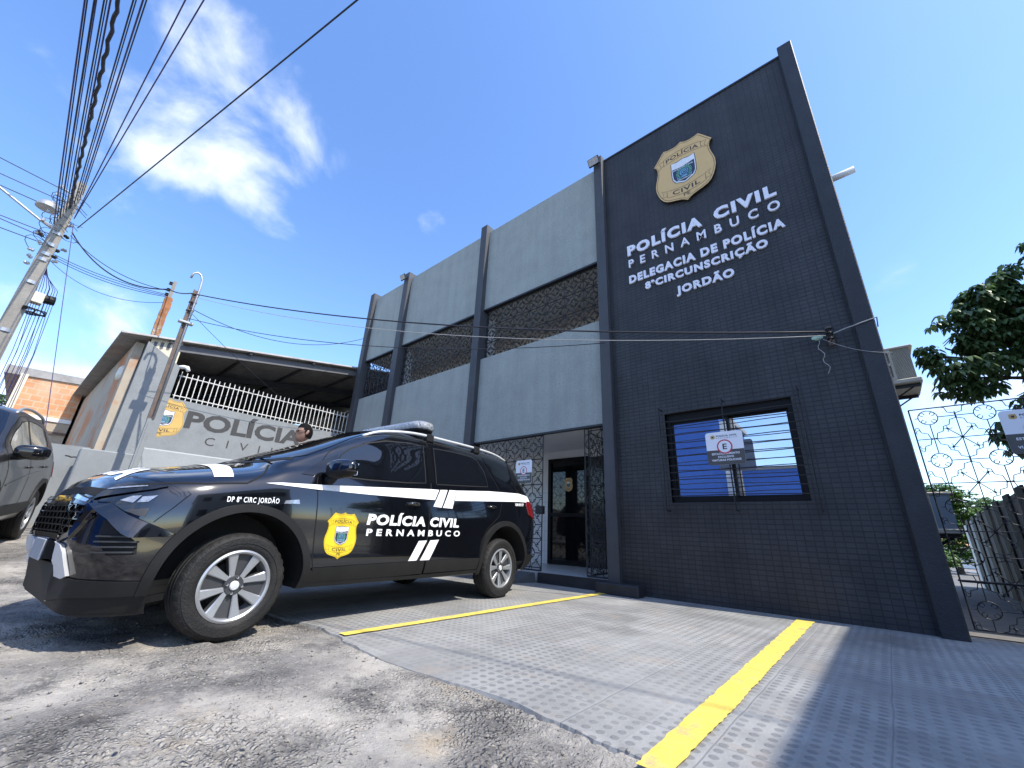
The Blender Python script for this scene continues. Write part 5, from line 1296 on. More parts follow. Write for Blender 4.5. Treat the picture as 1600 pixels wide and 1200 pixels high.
# front service pole: painted foot, steel channel, hook pipe, small lamp
sp1 = empty('service_pole', (-10.5, 1.18, 0), 0, 'slim brown service pole with hooked pipe top and a painted grey foot', 'utility pole')
bm = bmesh.new(); hexa(bm, [(-.055, -.06, 0), (.055, -.06, 0), (.055, .06, 0), (-.055, .06, 0), (-.05, -.05, 2.52), (.05, -.05, 2.52), (.05, .05, 2.52), (-.05, .05, 2.52)]); 
box(bm, .055, .066, -.02, .02, 0, 2.45); obj('foot', bm, MT['grey_paint'], sp1)
bm = bmesh.new(); w = .062
for (x0, x1, y0, y1) in ((-.04, .04, -.055, -.040), (-.04, .04, .040, .055), (-.010, .010, -.040, .040)): box(bm, x0, x1, y0, y1, 2.5, 5.45)
obj('channel', bm, MT['brown_steel'], sp1)
bm = bmesh.new(); tube(bm, [(.04, .03, 2.5), (.04, .03, 5.5), (.04, .02, 5.72), (.04, -.03, 5.83), (.04, -.10, 5.86), (.04, -.165, 5.80), (.04, -.18, 5.68)], .022, 8); obj('hook_pipe', bm, MT['galv'], sp1, smooth=True)
bm = bmesh.new(); box(bm, -.03, .10, -.13, .13, 4.62, 4.67); bevel_all(bm, .008); obj('flood_lamp', bm, MT['galv'], sp1)
bm = bmesh.new()
for z in (4.95, 5.15, 5.35): box(bm, -.05, .06, -.065, .065, z-.012, z+.012)
obj('clamp', bm, MT['brown_steel'], sp1)
sp2 = empty('wooden_service_pole', (-12.0, .90, 4.2), 0, 'short rusty orange service post standing on the grey pier', 'utility pole')
bm = bmesh.new(); prev = None
for i in range(12):
    z = i*.135; w = .075+.012*noise.noise(Vector((i*.8, 3, 0))); o = .014*noise.noise(Vector((i*.6, 9, 0)))
    ring = [bm.verts.new((o+w*a, o+w*b, z)) for a, b in ((-1, -1), (1, -1), (1, 1), (-1, 1))]
    if prev:
        for k in range(4): bm.faces.new((prev[k], prev[(k+1) % 4], ring[(k+1) % 4], ring[k]))
    prev = ring
bm.faces.new(prev); bmesh.ops.recalc_face_normals(bm, faces=bm.faces)
MT['rust'] = mat('flaking_orange_rust', (.32, .13, .05), .9, var=.35, vs=7, bump=.8, bs=40, dirt=(.42, .36, .28), ds=5, dth=(.48, .62))
obj('post', bm, MT['rust'], sp2)
bm = bmesh.new(); box(bm, -.035, .035, -.035, .035, 1.46, 1.95); obj('extension', bm, MT['concrete'], sp2)
for z in (1.55, 1.68, 1.86):
    bm = bmesh.new(); lathe(bm, [(.001, -.03), (.04, -.03), (.025, 0), (.04, .03), (.001, .03)], 'Z', 8, (.03, -.07, z)); obj('insulator', bm, MT['trim'], sp2)

# ------------------------------------------------------------------ cables
def cable(name, p, q, sag, r, m, label, group=None, n=24, wob=0.0, via=None):
    p, q = Vector(p), Vector(q); pts = []
    for i in range(n+1):
        t = i/n; c = p.lerp(q, t); c.z -= sag*4*t*(1-t)
        if wob: c += Vector((0, wob*math.sin(i*1.9), wob*math.cos(i*1.9)))
        pts.append(c-p)
    bm = bmesh.new(); tube(bm, pts, r, 5)
    return obj(name, bm, m, None, smooth=True, label=label, cat='cable', group=group, loc=tuple(p))
def beyond(p, m, x): p, m = Vector(p), Vector(m); return p+(m-p)*((x-p.x)/(m.x-p.x))
G1 = 'cables running from the street pole overhead'; L1 = 'thin dark cable of the bundle fanning from the street pole overhead'
bund = [(-8.202, -1.687, .018), (-8.17, -1.66, .014), (-8.076, -1.583, .020), (-8.05, -1.56, .012), (-7.95, -1.48, .016), (-7.91, -1.45, .012), (-7.866, -1.411, .018), (-7.574, -1.17, .016), (-7.54, -1.14, .012), (-7.448, -1.067, .018), (-7.40, -1.03, .014)]
for i, (x, y, r) in enumerate(bund):
    z0 = 7.55+i*.11; p = (POX+.12, POY-.10+.02*i, z0); mz = 8.6
    cable('overhead_cable', p, beyond(p, (x, y, mz), 9), .10, r*.75, MT['cable_violet'] if i % 3 == 0 else MT['cable'], L1, G1)
p = (POX+.1, POY, 8.15); cable('twisted_cable', p, beyond(p, (-7.766, -1.328, 8.6), 9), .1, .030, MT['cable'], 'thick twisted black cable in the middle of the overhead bundle', n=170, wob=.015)
for y, x in ((-.624, -6.909), (-.433, -6.678)):
    p = (POX+.12, POY+.16, 7.9); cable('overhead_cable', p, beyond(p, (x, y, 8.6), 9), .12, .011, MT['cable_violet'], 'one of two cables spreading right of the overhead bundle', 'pair of cables right of the bundle')
p = (POX+.3, POY+.3, 7.6); cable('overhead_cable', p, beyond(p, (-4.209, 1.021, 7.7), 6), .05, .012, MT['cable'], 'single heavy cable crossing the open sky to the upper edge')
SPT = (-10.5, 1.10, 5.35); SP2 = (-11.97, .84, 5.9)
for i, (q, sg, r) in enumerate(((SP2, .45, .016), (SP2, .25, .009))): cable('drop_cable', (POX+.25, POY+.25, 7.45-.1*i), (q[0], q[1], q[2]-.04*i), sg, r, MT['cable'], ('thick drop cable from street pole to rusty post', 'thin drop cable from street pole to rusty post')[i])
for i in range(3): cable('drop_cable', (POX+.15, POY+.15, 6.75-.05*i), (SP2[0], SP2[1], SP2[2]-.15-.03*i), .10+.02*i, .008, MT['cable'], 'low cable from street pole clamp to rusty post', 'low cables to the rusty post')
cable('drop_cable', (POX+.1, POY+.1, 6.6), (SP2[0]-.05, SP2[1], 5.55), .35, .006, MT['cable'], 'slack thin cable sagging low between street pole and rusty post')
cable('drop_cable', SP2, SPT, .05, .013, MT['cable'], 'short cable linking rusty post and slim brown pole')
INS = (-.07, 5.55, 3.06)
cable('service_cable', SPT, (INS[0], INS[1], INS[2]+.02), .30, .012, MT['cable'], 'upper dark service cable strung along the police station front')
cable('service_cable', (SPT[0], SPT[1], SPT[2]-.06), (INS[0], INS[1], INS[2]-.03), .42, .0055, MT['cable_grey'], 'pale service cable strung along the police station front')
cable('service_cable', (-10.45, 1.15, 5.0), (-11.3, 5.55, 6.3), .5, .008, MT['cable'], 'cable sagging from slim brown pole up to the first pillar')
cable('service_cable', (-10.45, 1.2, 4.75), (-2.9, 5.56, 3.75), .35, .007, MT['cable'], 'lowest thin cable crossing the grey panels')
cable('service_cable', (-10.45, 1.2, 4.9), (-11.66, 5.0, 3.3), .12, .005, MT['cable'], 'thin cable dropping from slim brown pole to the railing')
cable('drop_cable', (POX+.25, POY+.2, 7.7), (-12.6, -.05, 2.0), .0, .008, MT['cable_violet'], 'cable falling steeply from street pole to the low wall')
for i, (dy, z0, z1) in enumerate(((-2, 8.6, 9.4), (-2, 8.3, 8.35), (-2, 8.0, 8.02), (-2, 7.3, 7.0), (-2, 7.0, 6.6), (-2, 7.15, 7.3))):
    cable('street_cable', (POX, POY, z0), (POX+1.5+i*.3, POY-9, z1), .2, .011, MT['cable_violet'] if i % 2 else MT['cable'], 'cable leaving the street pole to the left edge', 'cables leaving the street pole leftwards')
cable('far_cable', (-30, -1.8, 6.2), (-24, 1.2, 5.2), .1, .012, MT['cable'], 'far cable above the brick house roof')
# ------------------------------------------------------------------ parked grey SUV
bandlow = [(.86, .34), (.915, .48), (.925, .70), (.92, .94)]
SK = [
 (-.86, [(.50, .32), (.60, .45), (.60, .62), (.58, .78), (.52, .95), (.42, .985), (.30, 1.0), (.15, 1.01), (0, 1.015)]),
 (-.80, [(.64, .30), (.72, .45), (.72, .62), (.70, .80), (.63, .99), (.5, 1.03), (.38, 1.05), (.19, 1.06), (0, 1.065)]),
 (-.60, [(.78, .30), (.86, .46), (.86, .66), (.85, .85), (.78, 1.03), (.66, 1.07), (.5, 1.095), (.25, 1.11), (0, 1.115)]),
 (-.2, [(.84, .32), (.91, .47), (.92, .68), (.91, .90), (.85, 1.07), (.74, 1.11), (.56, 1.135), (.28, 1.155), (0, 1.16)]),
 (.30, bandlow+[(.865, 1.11), (.79, 1.15), (.62, 1.185), (.3, 1.21), (0, 1.215)]),
 (.48, bandlow+[(.865, 1.13), (.805, 1.20), (.72, 1.265), (.4, 1.30), (0, 1.31)]),
 (.80, bandlow+[(.865, 1.15), (.785, 1.32), (.69, 1.475), (.4, 1.51), (0, 1.52)]),
 (1.15, bandlow+[(.865, 1.165), (.775, 1.43), (.665, 1.665), (.4, 1.715), (0, 1.73)]),
 (1.7, bandlow+[(.865, 1.19), (.77, 1.46), (.655, 1.715), (.4, 1.77), (0, 1.785)]),
 (2.6, bandlow+[(.865, 1.22), (.765, 1.475), (.645, 1.71), (.4, 1.76), (0, 1.775)]),
 (3.15, [(.82, .36), (.89, .48), (.91, .70), (.905, .94), (.855, 1.22), (.75, 1.46), (.62, 1.67), (.38, 1.72), (0, 1.735)]),
 (3.35, [(.78, .38), (.86, .50), (.885, .70), (.885, .94), (.83, 1.17), (.74, 1.36), (.62, 1.52), (.38, 1.56), (0, 1.58)]),
 (3.48, [(.72, .40), (.80, .52), (.83, .70), (.83, .92), (.79, 1.06), (.7, 1.14), (.6, 1.19), (.38, 1.22), (0, 1.23)]),
 (3.54, [(.64, .42), (.72, .54), (.76, .68), (.76, .84), (.72, .92), (.64, .96), (.5, .98), (.3, .99), (0, .99)])]
MT['grey_car'] = mat('metallic_grey_car_paint', (.020, .020, .021), .32, .0, var=.0, coat=.35)
suv = empty('parked_car', (-7.233, -1.17, .150), R_(81.5), 'metallic grey SUV with roof rails parked at the left edge', 'car')
suv.rotation_euler = (R_(3.6), 0, R_(81.5))
SF, SR = (0, .36), (2.68, .36)
sb = car_body(SK, 110, 5, [(SF[0], SF[1]+.02, .44), (SR[0], SR[1]+.02, .44)], .58)
sskin = Skin(sb)
for f in sb.faces:
    if f.calc_center_median().z < .36: f.material_index = 1
obj('body', sb, [MT['grey_car'], MT['trim']], suv, smooth=38)
def sboth(n, ms, d, m, off=.003, th=0.0, step=.04, parent=suv, sides=(1, -1), smooth=40): return both(n, ms, d, m, off, th, step, parent, sskin, smooth, None, sides)
sd = {}
SDF = [(.52, .42), (.47, .60), (.45, .95), (.46, 1.13), (.60, 1.30), (.85, 1.47), (1.12, 1.62), (1.45, 1.66), (1.50, 1.17), (1.50, .42)]
SDR = [(1.53, .42), (1.53, 1.17), (1.48, 1.66), (2.0, 1.67), (2.45, 1.66), (2.62, 1.40), (2.60, 1.0), (2.36, .80), (2.22, .60), (2.18, .42)]
for k, P in (('front_door', SDF), ('rear_door', SDR)):
    sd[k] = sboth(k, [side(P)], LD, MT['grey_car'], .0028); sboth('door_gap', [strip3(P+P[:1], .016)], LD, MT['dark_void'], .0014)
SWF = [(.66, 1.165), (.68, 1.26), (.90, 1.42), (1.15, 1.555), (1.42, 1.60), (1.45, 1.20)]
SWR = [(1.56, 1.205), (1.53, 1.61), (2.0, 1.615), (2.38, 1.60), (2.50, 1.42), (2.50, 1.235)]
SWQ = [(2.62, 1.25), (2.66, 1.44), (2.58, 1.60), (2.95, 1.58), (3.12, 1.48), (3.10, 1.28)]
MT['car_glass_light'] = mat('car_glass_with_pale_interior', (.28, .26, .21), .05, 0, var=.5, vs=3, spec=.6)
for i, s in enumerate((1, -1)):
    for k, P in (('front_door', SWF), ('rear_door', SWR)):
        w = sboth('side_window', [side(P)], LD, MT['car_glass_light'], .0045, parent=sd[k][i], sides=(s,))[0]; sboth('window_seal', [strip3(P+P[:1], .03)], LD, MT['trim'], .0038, parent=w, sides=(s,))
    for y, z, k in ((1.36, 1.02, 'front_door'), (2.30, 1.05, 'rear_door')):
        bm = bmesh.new(); tube(bm, [(s*(.905+.04*math.sin(math.pi*j/8)**.5), y-.02+.16*j/8, z) for j in range(9)], .014, 8); obj('handle', bm, MT['grey_car'], sd[k][i], smooth=True)
sboth('quarter_window', [side(SWQ)], LD, MT['glass'], .0045)
sboth('wheel_arch', [arch_ring(SF[0], SF[1]+.02, .444, .50, -10, 190, 30)], LD, MT['trim'], .02, .05)
sboth('wheel_arch', [arch_ring(SR[0], SR[1]+.02, .444, .50, -10, 190, 30)], LD, MT['trim'], .02, .05)
sboth('side_cladding', [side([(.52, .42), (.50, .55), (2.18, .56), (2.18, .43)])], LD, MT['trim'], .014, .014)
sboth('crease', [side([(.55, .80), (1.4, .92), (2.1, .98), (2.1, .965), (1.4, .90), (.55, .785)])], LD, MT['grey_car'], .010, .010)
SWS = [(0, .32, 1.2), (.5, .36, 1.2), (.73, .47, 1.24), (.69, .75, 1.44), (.62, 1.05, 1.62), (.4, 1.14, 1.71), (0, 1.17, 1.73)]
obj('windscreen', sskin.panel([poly3(SWS+[(-x, y, z) for x, y, z in SWS[-2:0:-1]])], (0, .5, -.86), .004, 0, .05), MT['glass'], suv)
obj('grille', sskin.panel([poly3([(-.5, 0, .75), (.5, 0, .75), (.55, 0, .93), (-.55, 0, .93)])], FD, .012, .01, .05), MT['gloss_black'], suv)
sboth('headlamp', [poly3([(.56, -.8, .80), (.60, -.8, .95), (.80, -.55, .98), (.83, -.5, .86)])], CD, MT['lamp_clear'], .01, .01)
sboth('tail_lamp', [poly3([(.86, 3.30, 1.15), (.80, 3.46, 1.12), (.79, 3.48, .88), (.88, 3.34, .90)])], (-.85, -.5, 0), MT['lamp_red'], .012, .01)
for s in (1, -1):
    bm = bmesh.new(); bmesh.ops.create_uvsphere(bm, u_segments=20, v_segments=14, radius=1)
    for v in bm.verts:
        c = v.co; f = lambda a, e: math.copysign(abs(a)**e, a); v.co = Vector((s*(1.03+.15*f(c.x, .6)), .56+.085*f(c.y, .75)+.04*c.x, 1.185+.085*f(c.z, .7)))
    m_ = obj('door_mirror', bm, MT['gloss_black'], suv, smooth=True)
    bm = bmesh.new(); tube(bm, [(s*.85, .55, 1.115), (s*.93, .56, 1.12), (s*1.02, .565, 1.14)], [.04, .035, .03], 8); obj('arm', bm, MT['trim'], m_, smooth=True)
    bm = bmesh.new(); pts = catmull([(s*.645, 1.18, 1.67), (s*.645, 1.35, 1.745), (s*.64, 1.8, 1.79), (s*.635, 2.4, 1.79), (s*.62, 2.85, 1.765), (s*.61, 3.05, 1.69)], 4); tube(bm, pts, .019, 8); obj('roof_rail', bm, MT['galv'], suv, smooth=True)
    make_wheel('wheel', .36, .225, .22, suv, (s*.905, SF[0], SF[1]), R_(20), s); make_wheel('wheel', .36, .225, .22, suv, (s*.905, SR[0], SR[1]), R_(50), s)

# ------------------------------------------------------------------ the person behind the car
per = empty('person', (-5.70, 2.26, street_rise(-5.7, 2.26)+.004), R_(-8), 'person with short black hair and glasses in dark shirt walking behind the police car', 'person')
def skin_mesh(nodes, edges, sub=2):
    me = bpy.data.meshes.new('s'); me.from_pydata([n[:3] for n in nodes], edges, []); o = bpy.data.objects.new('s', me); COL.objects.link(o)
    o.modifiers.new('s', 'SKIN'); sv = me.skin_vertices[0].data
    for i, n in enumerate(nodes): sv[i].radius = (n[3], n[4] if len(n) > 4 else n[3]); sv[i].use_root = (i == 0)
    ss = o.modifiers.new('u', 'SUBSURF'); ss.levels = sub; ss.render_levels = sub
    dg = bpy.context.evaluated_depsgraph_get(); m2 = bpy.data.meshes.new_from_object(o.evaluated_get(dg)); bpy.data.objects.remove(o); bpy.data.meshes.remove(me)
    bm = bmesh.new(); bm.from_mesh(m2); bpy.data.meshes.remove(m2); return bm
H0 = 1.905/1.80
nodes = [(0, 0, .98, .15, .11), (0, .0, 1.15, .14, .10), (0, .01, 1.33, .165, .105), (0, .015, 1.47, .12, .085), (0, .0, 1.545, .055, .06), (0, -.005, 1.62, .052, .058)]
edges = [(0, 1), (1, 2), (2, 3), (3, 4), (4, 5)]
hands = []
for s in (1, -1):
    b = len(nodes); sw = .10*s
    nodes += [(s*.19, .01, 1.46, .06), (s*.235, .03-sw*.5, 1.20, .045), (s*.24, -.05-sw*1.3, .97, .032), (s*.235, -.075-sw*1.5, .90, .034, .018)]
    edges += [(3, b), (b, b+1), (b+1, b+2), (b+2, b+3)]
    for k in range(4):
        c = len(nodes); y = -.10-sw*1.5+.021*k; l = (.068, .078, .074, .058)[k]
        nodes += [(s*.237, y, .86, .0095), (s*.232, y-.004, .86-l*.55, .0088), (s*.218, y-.002, .86-l, .0075)]; edges += [(b+3, c), (c, c+1), (c+1, c+2)]
    c = len(nodes); nodes += [(s*.215, -.115-sw*1.5, .89, .011), (s*.198, -.125-sw*1.5, .855, .009)]; edges += [(b+3, c), (c, c+1)]
    d = len(nodes); st = .16*s
    nodes += [(s*.10, 0, .90, .095), (s*.105, -.02+st*.7, .50, .062), (s*.105, .03+st*1.3, .10, .042), (s*.11, -.01+st*1.3, .045, .045, .035), (s*.125, -.12+st*1.3, .032, .038, .026)]
    edges += [(0, d), (d, d+1), (d+1, d+2), (d+2, d+3), (d+3, d+4)]
nodes = [tuple(c*H0 for c in n) for n in nodes]
bm = skin_mesh(nodes, edges)
hb = bmesh.new(); bmesh.ops.create_uvsphere(hb, u_segments=32, v_segments=24, radius=1)
for v in hb.verts:
    x, y, z = v.co
    X = .076*x*(1-.10*max(0, -z)); Y = .098*y; Z = .122*z
    if y < -.2 and z < 0: Y = Y*(1-.12*(-z)) ; X *= (1-.18*(-z))
    rr_ = max(.15, math.sqrt(max(0, 1-z*z))); ft = max(0, -y)/rr_
    Y -= .034*ft*sstep(-.15, -.85, z)*(1-.35*sstep(-.85, -1.0, z)); Z -= .012*ft*sstep(-.5, -.95, z)
    if z < -.3: Y += .020*max(0, y)/rr_*-1*sstep(-.3, -.8, z)
    # brow, eye hollows, nose, lips
    fr = max(0, -y)
    Y -= .006*math.exp(-((z-.16)/.10)**2)*fr
    Y += .010*fr*math.exp(-((z-.02)/.09)**2)*math.exp(-((abs(x)-.38)/.2)**2)
    Y -= .026*math.exp(-(x/.17)**2)*math.exp(-((z+.22)/.16)**2)*(y < 0)
    Y -= .008*math.exp(-(x/.3)**2)*math.exp(-((z+.52)/.07)**2)*(y < 0)
    v.co = (X, Y-.012, Z)
for s in (1, -1):
    g = bmesh.new(); bmesh.ops.create_uvsphere(g, u_segments=10, v_segments=8, radius=1)
    for v in g.verts: v.co = (s*(.078+.012*v.co.x), .008+.020*v.co.y+.01*v.co.z, .0+.034*v.co.z)
    tm = bpy.data.meshes.new('t'); g.to_mesh(tm); g.free(); hb.from_mesh(tm); bpy.data.meshes.remove(tm)
HC = Vector((0, -.02, 1.735*H0))
bmesh.ops.translate(hb, verts=hb.verts, vec=HC)
tm = bpy.data.meshes.new('t'); hb.to_mesh(tm); hb.free(); bm.from_mesh(tm); bpy.data.meshes.remove(tm)
obj('body', bm, MT['skin'], per, smooth=True)
hb = bmesh.new(); bmesh.ops.create_uvsphere(hb, u_segments=36, v_segments=28, radius=1)
kill = []
for v in hb.verts:
    x, y, z = v.co
    line = .40 if y < -.5 else (.40-(y+.5)*1.75)
    if z < max(line, -.62): kill.append(v)
    n = noise.noise(Vector((x*6, y*6, z*6)))*.003
    tz = .006*max(0, z)*noise.noise(Vector((x*9, y*9, 4)))+.010*max(0, z)*sstep(.2, -.6, y); v.co = Vector((.083*x*(1+n*8), .105*y-.008-.004*sstep(.3, .8, z), .131*z+.003+n+tz))+HC
bmesh.ops.delete(hb, geom=kill, context='VERTS'); obj('hair', hb, MT['hair'], per, smooth=True)
gb = bmesh.new()
for s in (1, -1):
    lathe(gb, [(.001, 0), (.024, .001), (.027, .004)], 'Y', 16, HC+Vector((s*.033, -.112, .005)))
    tube(gb, [HC+Vector((s*.06, -.105, .008)), HC+Vector((s*.083, -.05, .01)), HC+Vector((s*.085, .02, .012))], .0035, 5)
tube(gb, [HC+Vector((-.06, -.108, .008)), HC+Vector((0, -.114, .012)), HC+Vector((.06, -.108, .008))], .003, 5)
obj('glasses', gb, MT['gloss_black'], per)
sh = [(0, 0, .83, .205, .165), (0, 0, .98, .190, .148), (0, 0, 1.15, .158, .118), (0, .01, 1.33, .178, .120), (0, .015, 1.47, .135, .098), (0, .005, 1.525, .066, .068)]; se = [(0, 1), (1, 2), (2, 3), (3, 4), (4, 5)]
for s in (1, -1):
    b = len(sh); sh += [(s*.19, .01, 1.46, .076), (s*.225, .025-.02*s, 1.28, .066)]; se += [(4, b), (b, b+1)]
obj('shirt', skin_mesh([tuple(c*H0 for c in n) for n in sh], se), MT['shirt'], per, smooth=True)
tr = [(0, 0, .97, .158, .122)]; te = []
for s in (1, -1):
    b = len(tr); st = .16*s; tr += [(s*.10, 0, .88, .108), (s*.105, -.02+st*.7, .50, .078), (s*.105, .03+st*1.3, .10, .066)]; te += [(0, b), (b, b+1), (b+1, b+2)]
obj('trousers', skin_mesh([tuple(c*H0 for c in n) for n in tr], te), MT['trouser'], per, smooth=True)
for s in (1, -1):
    st = .16*s; obj('shoe', skin_mesh([tuple(c*H0 for c in n) for n in [(s*.108, .06+st*1.3, .05, .046, .04), (s*.112, -.03+st*1.3, .048, .048, .042), (s*.128, -.15+st*1.3, .034, .042, .030)]], [(0, 1), (1, 2)]), MT['shoe'], per, smooth=True)

# ------------------------------------------------------------------ reserved parking signs
MT['sign_white'] = mat('sign_white', (.80, .80, .84), .35, var=.02); MT['sign_grey'] = mat('sign_dark_grey', (.075, .07, .065), .4, var=.05); MT['sign_red'] = mat('sign_red', (.55, .03, .07), .4); MT['sign_ink'] = mat('sign_ink', (.02, .02, .03), .5)
def rrect(w, h, r, n=5):
    out = []
    for cx, cy, a0 in ((w/2-r, h/2-r, 0), (-w/2+r, h/2-r, 90), (-w/2+r, -h/2+r, 180), (w/2-r, -h/2+r, 270)):
        for i in range(n+1): a = R_(a0+90*i/n); out.append((cx+r*math.cos(a), cy+r*math.sin(a)))
    return out
def parking_sign(loc, w, h, label):
    root = empty('parking_sign', loc, 0, label, 'sign', 'reserved parking signs')
    bm = bmesh.new(); P = rrect(w, h, .035); prism(bm, P, lambda u, v: (u, .004, v), lambda u, v: (u, -.002, v)); obj('panel', bm, MT['sign_white'], root)
    zc = -.055*h
    low_ = [p for p in P if p[1] < 0]; low_ = [(-w/2, zc)]+[p for p in P if p[1] < 0 and p[0] < 0]+[p for p in P if p[1] < 0 and p[0] >= 0]+[(w/2, zc)]
    def fl(n, meshes, m, y): 
        b = bmesh.new()
        for vf in meshes: flat_to_bm(b, vf, lambda u, v: (u, y, v))
        obj(n, b, m, root)
    fl('dark_band', [poly2d(low_)], MT['sign_grey'], -.0032)
    R0 = .205*w; zc2 = .04*h
    circ = lambda r: [(r*math.cos(a*math.pi/18), zc2+r*math.sin(a*math.pi/18)) for a in range(36)]
    fl('disc', [poly2d(circ(R0*.9))], MT['sign_white'], -.0044); fl('ring', [strip2d(circ(R0*.93), R0*.17, True)], MT['sign_red'], -.0056)
    fl('letter', [text2d('E', -.055*w, .06*w, zc2-.085*h, .17*h, .02)], MT['sign_ink'], -.0056)
    fl('heading', [text2d('POL\u00cdCIA CIVIL', -.20*w, .36*w, .345*h, .052*h, .035, 1.1), text2d('PERNAMBUCO', -.20*w, .36*w, .29*h, .030*h, .01, 2.0)], MT['navy'], -.0032)
    fl('words', [text2d('ESTACIONAMENTO', -.37*w, .37*w, -.20*h, .06*h, .03, 1.1), text2d('EXCLUSIVO', -.21*w, .21*w, -.295*h, .06*h, .03, 1.1), text2d('VIATURAS POLICIAIS', -.39*w, .39*w, -.39*h, .06*h, .03, 1.1)], MT['sign_white'], -.0044)
    b = bmesh.new(); flat_to_bm(b, poly2d(SHIELD), lambda u, v: (-.30*w+u*.13*w, -.0032, .345*h+v*.10*h)); s_ = obj('shield', b, MT['ochre'], root)
    b = bmesh.new(); flat_to_bm(b, poly2d(CREST), lambda u, v: (-.30*w+u*.13*w, -.0044, .345*h+v*.10*h)); obj('crest', b, MT['navy'], s_)
    return root
parking_sign((-1.305, 5.545, 1.83), .43, .415, 'square E parking sign hung on the barred tower window')
parking_sign((-4.70, 5.725, 1.765), .37, .405, 'E parking sign on the entrance grille, half behind the police car')
parking_sign((1.275, 5.93, 1.815), .43, .415, 'E parking sign on the lacy iron gate at right')

# ------------------------------------------------------------------ fittings on the station
for i, (x, z, lab) in enumerate(((-2.94, 7.80, 'small black floodlight on top of the pillar beside the tower'), (-9.40, 7.80, 'small floodlight on top of the second pillar from the left'))):
    fl_ = empty('floodlight', (x, 5.56, z), 0, lab, 'floodlight', 'floodlights on the pillars')
    bm = bmesh.new(); box(bm, -.14, .10, -.10, -.06, -.08, .08); bevel_all(bm, .008); bmesh.ops.rotate(bm, verts=bm.verts, matrix=Matrix.Rotation(R_(28), 3, 'X')); obj('housing', bm, MT['trim'], fl_)
    bm = bmesh.new(); box(bm, -.125, .085, -.106, -.101, -.065, .065); bmesh.ops.rotate(bm, verts=bm.verts, matrix=Matrix.Rotation(R_(28), 3, 'X')); obj('lens', bm, MT['lamp_clear'], fl_)
    bm = bmesh.new(); box(bm, -.03, .01, -.06, .05, -.02, .02); obj('bracket', bm, MT['trim'], fl_)
ins = empty('wire_bracket', (-.03, 5.70, 3.05), 0, 'rusty insulator bracket and loose wires on the dark tower', 'bracket')
bm = bmesh.new(); box(bm, -.03, .03, -.03, 0, -.10, .14); tube(bm, [(0, -.03, .10), (0, -.12, .10), (0, -.12, -.08), (0, -.03, -.08)], .010, 5); obj('iron', bm, MT['brown_steel'], ins)
for z in (-.03, .04): 
    bm = bmesh.new(); lathe(bm, [(.012, -.03), (.035, -.03), (.022, 0), (.035, .03), (.012, .03)], 'Z', 10, (0, -.12, z)); obj('insulator', bm, MT['trim'], ins)
MT['green_tape'] = mat('pale_green_tape', (.45, .68, .55), .6)
bm = bmesh.new(); bmesh.ops.create_icosphere(bm, subdivisions=2, radius=.035)
for v in bm.verts: v.co = Vector((v.co.x*1.7-.12, v.co.y*.7-.12, v.co.z*.8-.01+.01*noise.noise(v.co*60)))
obj('tape_knot', bm, MT['green_tape'], ins)
bm = bmesh.new(); tube(bm, [(-.13+.02*math.sin(i*1.3)+.004*i, -.13, -.02-.035*i) for i in range(14)], .004, 4); obj('loose_wire', bm, MT['cable_grey'], ins)
bm = bmesh.new(); tube(bm, [(0, -.10, -.0), (.15, -.12, .03), (.22, -.11, .045), (.30, -.115, .06), (.435, -.112, .085), (.445, .2, .10)], .007, 5); obj('twisted_tail', bm, MT['cable_grey'], ins)
cable('service_cable', (-.10, 5.57, 3.0), (.44, 5.60, 2.70), .05, .003, MT['cable_grey'], 'fine pale wire from the insulator to the corner pillar')
bm = bmesh.new(); tube(bm, [(.30, 7.0, 6.28), (.76, 7.0, 6.30)], .055, 10); obj('gutter_spout', bm, MT['white_wall'], None, smooth=True, label='grey pipe stub sticking out high behind the corner pillar', cat='pipe')
MT['ac_beige'] = mat('weathered_cream_metal', (.55, .51, .42), .55, var=.08); MT['mesh_dark'] = brick_mat('dark_coil_mesh', (.12, .11, .09), (.14, .12, .10), (.03, .03, .03), .02, .02, .004, rough=.6, axes='YZ')
MT['mesh_dark2'] = brick_mat('dark_coil_mesh_end', (.56, .50, .38), (.58, .52, .40), (.16, .145, .115), .02, .02, .004, rough=.6, axes='XZ')
